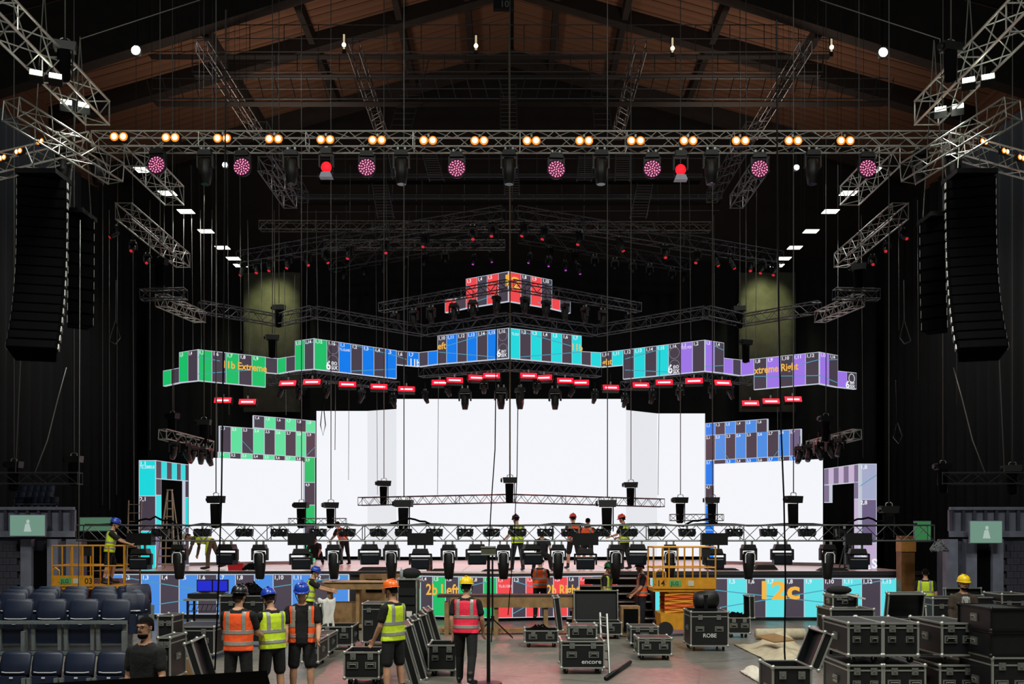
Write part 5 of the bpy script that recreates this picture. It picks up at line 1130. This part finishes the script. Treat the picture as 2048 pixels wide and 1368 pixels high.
# carpets and tarps
CR = mat('cream_carpet', 'b9ad92', .9, 0, .15, 6, .3)
o = MB().lathe([(.16, -1.0), (.165, -.98), (.17, 0), (.165, .98), (.16, 1.0), (.05, 1.0)], 16, 'X', (0, 0, .17)).build('carpet_roll', CR, None, True, loc=at(1560, 24.3)); o.rotation_euler = (0, 0, .03); o.scale = (.64, .85, .85); tag(o, 'thick cream carpet roll lying before the 12c fascia', 'carpet roll')
o = MB().lathe([(.12, -.35), (.13, 0), (.12, .35), (.04, .35)], 14, 'X', (0, 0, .13)).build('carpet_roll', mat('grey_roll', '7d8a90', .6, 0, .1), None, True, loc=at(1627, 18.6, .65)); o.rotation_euler = (0, 0, 1.2); tag(o, 'short grey-blue roll on top of the open lid side', 'carpet roll')
def tarp(label, cx, Y, w_, d, h, m, seed):
    random.seed(seed); nx, ny = 22, 16; vs_ = []
    hs = [(random.uniform(-.5, .5), random.uniform(-.5, .5), random.uniform(.3, 1), random.uniform(.08, .2)) for _ in range(14)]
    for j in range(ny+1):
        for i in range(nx+1):
            x, y = i/nx-.5, j/ny-.5; e = min(1, 6*min(.5-abs(x), .5-abs(y)))
            z = sum(a*math.exp(-((x-px)**2+(y-py)**2)/s/s) for px, py, a, s in hs)*h*.55*e+.015+random.uniform(0, .02)
            vs_.append((x*w_+random.uniform(-.02, .02), y*d+random.uniform(-.04, .04), z))
    o = MB().add(vs_, [(j*(nx+1)+i, j*(nx+1)+i+1, (j+1)*(nx+1)+i+1, (j+1)*(nx+1)+i) for j in range(ny) for i in range(nx)]).build('tarp', m, None, True, loc=at(cx, Y)); s = o.modifiers.new('t', 'SOLIDIFY'); s.thickness = .012; return tag(o, label, 'tarp', 'crumpled tarps')
tarp('crumpled cream tarp heaped on the floor left of the right case cluster', 1572, 21.3, 1.55, 3.6, .4, CR, 3)
tarp('smaller off-white tarp before the heaped cream one', 1545, 17.6, .8, 2.0, .3, mat('offwhite_tarp', 'c9c4b4', .85, 0, .1, 6), 5)
o = MB().hexa([Vector((x, y, z)) for z in (0, .03) for x, y in ((-.5, -.3), (.5, -.45), (.55, .3), (-.45, .4))]).build('cardboard_sheet', CARD, None, loc=at(1548, 21.4, .34)); o.scale = (.5, .9, 1); o.rotation_euler = (.12, -.1, .5); tag(o, 'flattened brown cardboard lying on the cream tarp', 'cardboard'); random.seed(21)
# white cloth over a lid by the reaching worker
ld = lean('black lid standing with a white cloth over it, behind the open-vest worker', 641, 0, 23.2, .7, 1.05, .12, PI/2+.3)
vs_ = []
for j in range(10):
    for i in range(8): t_ = j/9; vs_.append(((i/7-.5)*.42+.02*math.sin(j), -.1-.1*math.sin(i*1.6+j*.4)*.5-.04*j/9, 1.16-.85*t_+.03*math.sin(i*2)))
o = MB().add(vs_, [(j*8+i, j*8+i+1, (j+1)*8+i+1, (j+1)*8+i) for j in range(9) for i in range(7)]).build('white_cloth', mat('white_cloth', 'cfcdc6', .9, 0, .1, 8), None, True, loc=at(654, 23.0)); s = o.modifiers.new('t', 'SOLIDIFY'); s.thickness = .01; tag(o, 'crumpled white cloth draped over a standing lid', 'cloth')
# wire rack with two blue monitors
t = thing('wire_rack', 'black wire shelf table below the two blue monitors', 'shelf', at(412, 24.2)); w_ = .95
for sx in (-1, 1):
    for sy in (0, 1): MB().box((sx*w_/2, sy*.5, .52), (.05, .05, 1.04)).build('leg', BLK_M, t)
MB().box((0, .25, 1.04), (w_+.2, .6, .05)).build('top', ALU_D, t); MB().box((.05, .25, 1.14), (w_+.1, .55, .12)).build('console', BLK_P, t)
for z in (.75, .92): rod('shelf_bar', (-w_/2, -.02, z), (w_/2, -.02, z), .012, BLK_M, t, 5)
for k in range(9): rod('shelf_wire', (-w_/2+k*w_/8, -.02, .75), (-w_/2+(k+.5)*w_/8, -.02, .92), .008, BLK_M, t, 5)
for k, px in enumerate((410, 441)):
    m = thing('monitor', 'small screen glowing deep blue on the wire shelf, %s of two' % ('left' if k == 0 else 'right'), 'monitor', at(px, 24.35, 1.21), 0, 'blue monitors'); MB().box((0, 0, .19), (.42, .05, .32)).build('casing', BLK_P, m); MB().box((0, -.028, .19), (.37, .01, .27)).build('display', emis('deep_blue_display', '1420c8', 1.0), m); MB().box((0, .03, .02), (.2, .16, .03)).build('foot', BLK_P, m)
# stand pole, tripod, floor tube, leaning ladder truss
t = thing('pole_stand', 'black pole stand with a small metal box on top in the centre foreground', 'stand', at(977, 17.1)); MB().tube((0, 0, .02), (0, 0, 2.36), .035, .028, 10).build('pole', BLK_M, t); MB().lathe([(.25, 0), (.25, .02), (.04, .04)], 16).build('base', BLK_M, t)
MB().box((0, 0, 2.44), (.27, .12, .17)).build('box', mat('olive_box', '4c4f3c', .5, .2, .2), t)
for z in (2.37, 2.51): MB().box((0, -.065, z), (.28, .02, .02)).build('box_rim', ALU_D, t)
t = thing('tripod_stand', 'thin black tripod stand behind the pole stand', 'stand', at(985, 24.2)); rod('pole', (0, 0, .25), (0, 0, 2.2), .025, BLK_M, t, 8)
for k in range(3): a = k*2.09+.5; rod('leg', (0, 0, .55), (.6*math.cos(a), .6*math.sin(a), .02), .018, BLK_M, t, 6)
rod('collar', (0, 0, .5), (0, 0, .62), .045, BLK_M, t, 8)
o = MB().tube(at(1212, 17.4, .05), at(1260, 19.6, .05), .045, .045, 10); o = o.build('black_tube', BLK_M, None, True, org=at(1236, 18.5, 0), loc=at(1236, 18.5, 0)); tag(o, 'black tube lying on the floor right of the encore case', 'tube')
t = ladder('silver ladder-like truss piece standing on end by the encore case', at(1212, 18.5, 0), at(1207, 19.1, 1.12), .3, 7, ALU_D, (.4, -1, 0), 'truss_section', 'truss', None, .024)
# ================================================================== timber, benches, steps
t = thing('timber_bench', 'long plywood bench with dark top across the centre front of the stage', 'bench', at(1005, 25.6)); x0, x1 = P(875, 0, 25.4).x-t.location.x, P(1165, 0, 25.4).x-t.location.x
MB().box(((x0+x1)/2, 0, 1.06), (x1-x0, .6, .07)).build('top_board', WOOD_D, t); MB().box(((x0+x1)/2+.1, -.28, .89), (x1-x0-.5, .05, .28)).build('apron', WOOD, t)
for x in (x0+.25, x0+1.6, x1-1.0, x1-.2): MB().box((x, 0, .45), (.12, .5, .9)).build('leg', WOOD, t)
MB().box(((x0+x1)/2-.2, .1, .1), (x1-x0-.4, .4, .1)).build('foot_beam', WOOD, t)
t = thing('timber_trestle', 'plywood trestle and shelf behind the crew left of centre', 'trestle', at(745, 26.8)); x0, x1 = P(652, 0, 26.8).x-t.location.x, P(838, 0, 26.8).x-t.location.x
MB().box(((x0+x1)/2, 0, 1.27), (x1-x0, .5, .2)).build('beam', WOOD, t); MB().box(((x0+x1)/2, 0, 1.39), (x1-x0+.1, .6, .04)).build('top_board', mat('pale_ply', 'b49a72', .7, 0, .2, 5), t)
for k in range(4): MB().box((lerp(x0+.1, x1-.1, k/3), .1, .6), (.1, .4, 1.2)).build('post', WOOD, t)
MB().box(((x0+x1)/2, .2, .45), (x1-x0-.2, .08, .7)).build('panel', WOOD, t); MB().box(((x0+x1)/2, -.05, .12), (x1-x0, .5, .08)).build('foot_beam', WOOD, t)
t = thing('timber_crate', 'plywood sided crate against the stage left of the green fascia', 'crate', at(770, 28.9)); MB().box((0, .2, .75), (1.6, .3, 1.5)).build('box', WOOD, t)
for x in (-.35, .4): MB().box((x, .03, 1.15), (.5, .04, .4)).build('opening_shade', CABLE, t)  # flat black panels stand in for the shade inside the crate
t = thing('stage_steps', 'dark stage steps with pale nosings between the fascia screens', 'steps', at(1250, 28.6)); sx = P(1308, 0, 28.6).x-t.location.x
for k in range(6):
    xl = P(1132+k*8, 0, 28.6).x-t.location.x; z = .2+k*.23; y = -.5+k*.27
    MB().box(((xl+sx)/2, y+.15, z), (sx-xl, .3, .05)).build('tread', DKE, t); MB().box(((xl+sx)/2, y-.005, z+.005), (sx-xl, .02, .04)).build('nosing', mat('pale_nosing', '9a8f86', .6, 0, .1), t); MB().box(((xl+sx)/2, y+.28, z-.1), (sx-xl, .03, .2)).build('riser', BLK_P, t)
for s in (0, 1): MB().box((sx-s*.5-.05, .3, .5), (.06, 1.4, 1.0)).build('stringer', DKE, t)
t = thing('timber_crate', 'open brown wooden crate right of the wide open case', 'crate', at(1262, 24.8)); MB().box((0, .3, .42), (.5, .5, .8)).build('box', WOOD, t); MB().box((0, .03, .45), (.38, .05, .6)).build('opening_shade', CABLE, t)  # black front panel stands in for the crate's dark interior
# ================================================================== scissor lifts
YEL = mat('lift_yellow', 'c98a1c', .5, .1, .2, 6); ORG = mat('lift_orange', 'cf5a1c', .5, .1, .2, 6)
def lift(label, x0, x1, Y, zdeck, d, num, toe):
    w_ = (x1-x0)*Y/FPX; a = w_/2; t = thing('scissor_lift', label, 'lift', at((x0+x1)/2, Y), 0, 'yellow scissor lifts')
    MB().hexa([Vector((x, y, z)) for z, q in ((.18, .94), (.62, 1)) for x, y in ((-a*.78*q, 0), (a*.62*q, 0), (a*.62*q, d), (-a*.78*q, d))]).build('chassis', YEL, t)
    for sx in (-.62, .48):
        for y in (-.02, d): MB().tube((a*sx, y-.08, .2), (a*sx, y+.08, .2), .2, .2, 14).build('wheel', RUB, t)
    n = 5; zz = .62; dz = (zdeck-.1-zz)/n
    for k in range(n):
        for y in (.1, d-.1):
            for s in (-1, 1): rod('scissor_arm', (-s*a*.62, y, zz+k*dz), (s*a*.5, y, zz+(k+1)*dz), .075, ORG if k % 2 else YEL, t, 4)
    MB().box((0, d/2, zdeck-.05), (w_, d, .1)).build('platform', YEL, t)
    MB().box((0, -.02, zdeck+.13), (w_, .03, .3 if toe else .2)).build('toe_board', YEL, t)
    H = 1.1
    for z in (.55, H):
        for y in (0, d): rod('guard_rail', (-a, y, zdeck+z), (a, y, zdeck+z), .022, YEL, t, 6)
        for x in (-a, a): rod('guard_rail', (x, 0, zdeck+z), (x, d, zdeck+z), .022, YEL, t, 6)
    for y in (0, d):
        for k in range(5): x = -a+w_*k/4; rod('guard_post', (x, y, zdeck), (x, y, zdeck+H), .022, YEL, t, 6)
    MB().path([(-a*.95, -.03, zdeck+.1), (-a*.95, -.03, zdeck+.42), (-a*.8, -.03, zdeck+.5), (-a*.62, -.03, zdeck+.42), (-a*.62, -.03, zdeck+.1)], .025, 6).build('gate_hoop', YEL, t)
    MB().box((a*.7, .1, zdeck+.95), (.2, .16, .26)).build('control_box', BLK_P, t)
    bm = mat('lift_marking', '14140f', .6, 0, 0); text(num, (a*.62 if num == '03' else -a*.9, -.042, zdeck+.06), (1, 0, 0), (0, 0, 1), .22, bm, t, .01, 'number_lettering')
    MB().box((-a*.3, -.04, zdeck+.13), (.3, .01, .16)).build('green_plate', mat('plate_green', '4f9a5c', .5, 0, .1), t); MB().box((a*.2, -.04, zdeck+.13), (.16, .01, .14)).build('white_plate', mat('plate_white', 'b8b8a4', .5, 0, .1), t); text('JLG', (-a*.3-.12, -.05, zdeck+.08), (1, 0, 0), (0, 0, 1), .14, bm, t, 0, 'plate_lettering')
    return t
lift('yellow scissor lift numbered 14 in front of the steps', 1307, 1431, 25.0, 1.3, 1.0, '14', True)
lift('yellow scissor lift numbered 03 with a worker aboard at the left', 104, 186, 25.6, 1.33, 1.1, '03', True)
t = thing('lift_extension', 'rail cage extension of the left lift holding the blue helmet worker', 'platform', at(217, 25.6, 0)); w_ = 62*25.6/FPX; a = w_/2
MB().box((0, .55, 1.29), (w_, 1.1, .08)).build('platform', YEL, t); MB().box((0, .55, .62), (w_*.7, .6, 1.24)).build('support', mat('lift_ramp_red_lit', '8a4a3c', .6, 0, .2), t)  # red light falling on the ramp is painted into the support colour
for z in (.55, 1.1):
    for y in (0, 1.1): rod('guard_rail', (-a, y, 1.33+z), (a, y, 1.33+z), .022, YEL, t, 6)
for x in (-a, 0, a):
    for y in (0, 1.1): rod('guard_post', (x, y, 1.33), (x, y, 2.43), .022, YEL, t, 6)
# step ladders on the stage
PALE = mat('ladder_pale', 'b8a88e', .5, .2, .1, 10)
def astep(label, cx, Y, H, w_, spread, m):
    t = thing('step_ladder', label, 'ladder', at(cx, Y, ZD), 0, 'ladders on the stage')
    for s in (-1, 1): rod('front_rail', (s*w_/2, 0, 0), (s*w_*.12, spread/2, H), .028, m, t, 6); rod('rear_rail', (s*w_/2, spread, 0), (s*w_*.12, spread/2, H), .022, m, t, 6)
    for k in range(9): q = (k+.6)/10; rod('tread', (-lerp(w_/2, w_*.12, q), spread/2*q, H*q), (lerp(w_/2, w_*.12, q), spread/2*q, H*q), .025, m, t, 4)
    MB().box((0, spread/2, H), (w_*.3, .14, .04)).build('top_cap', m, t)
astep('tall pale step ladder inside the left doorway screen', 331, 32.2, 2.75, .62, .8, PALE); astep('dark step ladder under the right doorway screen', 1700, 32.0, 1.0, .4, .5, BLK_M)
ladder('pale ladder leaning at the left of the cyan doorway screen', at(266, 32.6, ZD), at(270, 32.9, ZD+2.4), .45, 8, PALE, group='ladders on the stage')
# ================================================================== seating
SEATB = mat('seat_blue', '0f1a30', .5, 0, .15, 8); SEATG = mat('seat_grey', '6f7676', .45, .3, .15, 12)
def seat_proto():
    t = thing('folding_seat', '', 'seat')
    n = 10; vs_ = []
    for z, wd, y in ((.42, .2, .03), (.46, .215, .0), (.6, .22, .03), (.72, .215, .07), (.76, .19, .085)):
        for i in range(n+1): u = i/n*2-1; vs_.append((u*wd, y+.04*u*u, z-.012*u**4))
    o = MB().add(vs_, [(j*(n+1)+i, j*(n+1)+i+1, (j+1)*(n+1)+i+1, (j+1)*(n+1)+i) for j in range(4) for i in range(n)]).build('backrest', SEATB, t, True); s = o.modifiers.new('t', 'SOLIDIFY'); s.thickness = .035; s.offset = 1
    MB().hexa([Vector((x, y, z)) for z, q in ((.1, .85), (.42, 1)) for x, y in ((-.19*q, -.08), (.19*q, -.08), (.19*q, 0), (-.19*q, 0))]).build('folded_seat', SEATB, t)
    MB().path([(-.17, -.03, .48), (-.1, -.045, .472), (.1, -.045, .472), (.17, -.03, .48)], .007, 5).build('trim_strip', RIMW, t); MB().box((0, -.085, .4), (.05, .012, .022)).build('number_plate', RIMW, t)
    for s in (-1, 1): MB().hexa([Vector((x, y, z)) for z, q in ((.0, .8), (.4, 1)) for x, y in ((s*.2-.03*q, -.12), (s*.2+.03*q, -.12), (s*.2+.03*q, -.06), (s*.2-.03*q, -.06))]).build('arm_post', SEATG, t)
    return t
proto, us = seat_proto(), [False]
rowsS = [(1200, 14.3, (-33, 33, 100, 165, 229), 'upper tier front row'), (1187, 15.4, (-40, 22, 82, 143, 205, 262), 'upper tier second row'), (1180, 16.5, (-30, 29, 88, 146, 204, 258), 'upper tier third row'), (1174, 17.6, (40, 96, 150, 206, 255), 'upper tier rear row'), (1306, 13.9, (-36, 28, 92, 157, 222), 'lower tier')]
for ytop, Y, xs, nm in rowsS:
    z = EYE-(ytop-HY)*Y/FPX-.76
    for i, px in enumerate(xs): place(proto, us, at(px, Y, z), 'folded dark blue seat, %s, %s from the left' % (nm, nth(i)), None, 'seats of the left block')
for px, yt, Y, k in ((278, 1170, 16.6, 0), (272, 1186, 15.4, 1)):
    place(proto, us, at(px, Y, EYE-(yt-HY)*Y/FPX-.76), 'folded dark blue seat turned sideways at the block end, %s' % ('farther' if k == 0 else 'nearer'), (0, 0, .7), 'seats of the left block')
t = thing('seat_rack', 'grey steel frame carrying two tiers of folded blue seats', 'seat frame', at(100, 14.4)); z1 = EYE-(1200-HY)*14.3/FPX-.76; z0 = EYE-(1306-HY)*13.9/FPX-.76
xl, xr = at(-60, 14.3).x-t.location.x, at(262, 14.3).x-t.location.x
for z, y in ((z1+.43, -.25), (z1-.04, -.28), (z0+.12, -.66), (z0-.06, -.66)): MB().box(((xl+xr)/2, y, z), (xr-xl, .05, .05)).build('cross_bar', SEATG, t)
for z, y0, y1 in ((z1-.04, -.2, 3.6), (z0-.06, -.65, -.1)):
    xb = at(268, 14.4+y1).x-t.location.x; MB().hexa([Vector((x, y, z-q)) for q in (.05, .01) for x, y in ((xl, y0), (xr, y0), (xb, y1), (xl-1.2, y1))]).build('tier_floor', BLK_M, t)
for x, y in ((xl+.3, -.3), (-.25, -.3), (xr-.02, -.3), (at(262, 17.8).x-t.location.x, 3.4), (xl-.6, 3.4)):
    MB().box((x, y, (z1+.3)/2), (.06, .06, z1+.3)).build('upright', SEATG, t)
random.seed(4)
for r_ in range(3):
    for i in range(6 if r_ == 0 else 5):
        place(proto, us, P(40+i*13+r_*3, 1004-r_*12, 30.5+r_*.8)+Vector((0, 0, -.45)), 'small far blue seat above the left terrace, %s row, %s from left' % (nth(r_), nth(i)), None, 'far upper left seats').scale = (.8, .8, .8)
# black hand rail nearest to the camera
o = MB().hexa([P(-40, 1420, 6.5), P(545, 1386, 6.5), P(545, 1386, 6.9), P(-40, 1420, 6.9), P(-40, 1374, 6.5), P(533, 1341, 6.5), P(533, 1341, 6.9), P(-40, 1374, 6.9)]).build('front_parapet', mat('parapet_black', '0d0d0e', .25, 0, .2, 6), None); tag(o, 'glossy black parapet edge slanting across the lower left corner', 'parapet')
# ================================================================== side terraces
GREYB = mat('terrace_grey', '787d8e', .8, 0, .25, 2, .2); GREYD = mat('terrace_dark', '454754', .85, 0, .3, 3, .2); BLOCK = mat('painted_block', '45434f', .85, 0, .3, 4, .3)
for s, nm in ((-1, 'left'), (1, 'right')):
    mx = lambda q: q if s < 0 else 2048-q
    base = MB().box(((-16.6 if s < 0 else 16.6), 28.2, 1.3), (7.2, .5, 2.6)).build('wall_%s_terrace' % nm, GREYD); struct(base)
    for x0, x1, y0, y1 in ((-80, 150, 1014, 1020), (-80, 150, 1062, 1074), (-80, 150, 1020, 1062)):
        a = P(mx(x0), y1, 27.9); b = P(mx(x1), y0, 27.9); MB().box(((a.x+b.x)/2, 27.85 if y0 != 1020 else 27.95, (a.z+b.z)/2), (abs(b.x-a.x), .14 if y0 != 1020 else .08, b.z-a.z)).build('fascia_board', GREYB, base)
    for k in range(7):
        p = P(mx(10+k*22), 1041, 27.8); MB().box((p.x, 27.86, p.z), (.08, .1, .62)).build('rib', GREYD, base)
    for r_ in range(9):
        for c_ in range(5):
            p = P(mx(-34+c_*14+(r_ % 2)*7), 1096+r_*13.5, 27.7); brick('block', (p.x, 27.9+random.uniform(-.012, .012), p.z), (.195, .12, .19), BLOCK, base)
    for q in (55, 108, 146): p = P(mx(q), 0, 27.8); MB().box((p.x, 27.85, 1.3), (.32, .3, 2.6)).build('pillar', GREYB, base)
    p = P(mx(82), 1125, 27.9); MB().box((p.x, 27.9, 1.3), (.62, .12, 1.9)).build('recess_shade', CABLE, base)  # black slab on the wall face stands in for a shaded doorway
    a, b = (18, 90) if s < 0 else (1940, 2006); yt, yb = (1029, 1073) if s < 0 else (1041, 1087)
    sc = thing('side_screen', 'pale green projection screen with a small figure on the %s terrace' % nm, 'screen', P((a+b)/2, yb, 27.2), 0, 'terrace screens'); w_ = (b-a)*27.2/FPX; h_ = (yb-yt)*27.2/FPX
    MB().box((0, .06, h_/2), (w_, .06, h_)).build('casing', GREYB, sc); MB().box((0, .025, h_/2), (w_-.04, .02, h_-.04)).build('display', emis('pale_green_display', '86b09c' if s < 0 else '7e9a86', .62), sc)
    f = emis('display_figure', 'c4d8d0', .7); MB().ball((.02, .012, h_*.68), (.05, .008, .06), 10, 6).build('figure_head', f, sc); MB().hexa([Vector((x, y, z)) for z, q in ((h_*.22, 1), (h_*.58, .5)) for x, y in ((-.1*q, .006), (.12*q, .006), (.12*q, .014), (-.1*q, .014))]).build('figure_body', f, sc)
t = thing('side_screen', 'small green lit board behind the right end of the low truss', 'screen', P(1846, 1083, 27.6)); MB().box((0, .06, .3), (.5, .06, .62)).build('casing', GREYB, t); MB().box((0, .02, .3), (.46, .02, .58)).build('display', emis('green_board', '3a8a50', .6), t)
t = thing('side_screen', 'pale green lit board behind the worker on the left lift', 'screen', P(190, 1062, 27.6)); MB().box((0, .06, .2), (.95, .06, .42)).build('casing', GREYB, t); MB().box((0, .02, .2), (.9, .02, .38)).build('display', emis('green_board2', '5f8f70', .55), t)
t = thing('wooden_panel', 'orange-brown wooden cabinet at the right end of the stage', 'cabinet', at(1811, 29.4)); MB().box((0, 0, 1.45), (.42, .4, 2.5)).build('body', mat('orange_ply', '7a5124', .6, 0, .25, 4), t); MB().box((0, -.03, 2.4), (.46, .42, .4)).build('top_box', mat('orange_ply2', 'a9742f', .6, 0, .2, 4), t)
o = MB().box((0, 0, .1), (.5, .3, .2)).build('wall_board_sign', mat('scoreboard_dark', '1a1a1c', .6), None, loc=P(1007, 20, 46)); o.name = 'scoreboard'; tag(o, 'dark hanging board numbered 10 at the top centre of the roof', 'board'); o.scale = (2, 1, 3)
text('10', P(1000, 14, 45.8), (1, 0, 0), (0, 0, 1), .45, mat('dim_number', '8a8a8c', .6, 0, 0), None, .01, 'board_number'); bpy.data.objects['board_number'].parent = o; bpy.data.objects['board_number'].matrix_parent_inverse = Matrix.LocRotScale(o.location, None, o.scale).inverted()

t = thing('plank_stack', 'stack of planks coloured as red-lit between the left lift and the stage', 'planks', at(216, 28.8))
for k in range(6): MB().box((random.uniform(-.03, .03), random.uniform(-.05, .05), .08+k*.24), (.95, .5, .2)).build('plank', mat('red_lit_plank', '7c564c', .6, 0, .25, 4), t)  # red stage light on the wood is put into its colour
for o in bpy.data.objects:
    if '_top' in o.keys(): del o['_top']
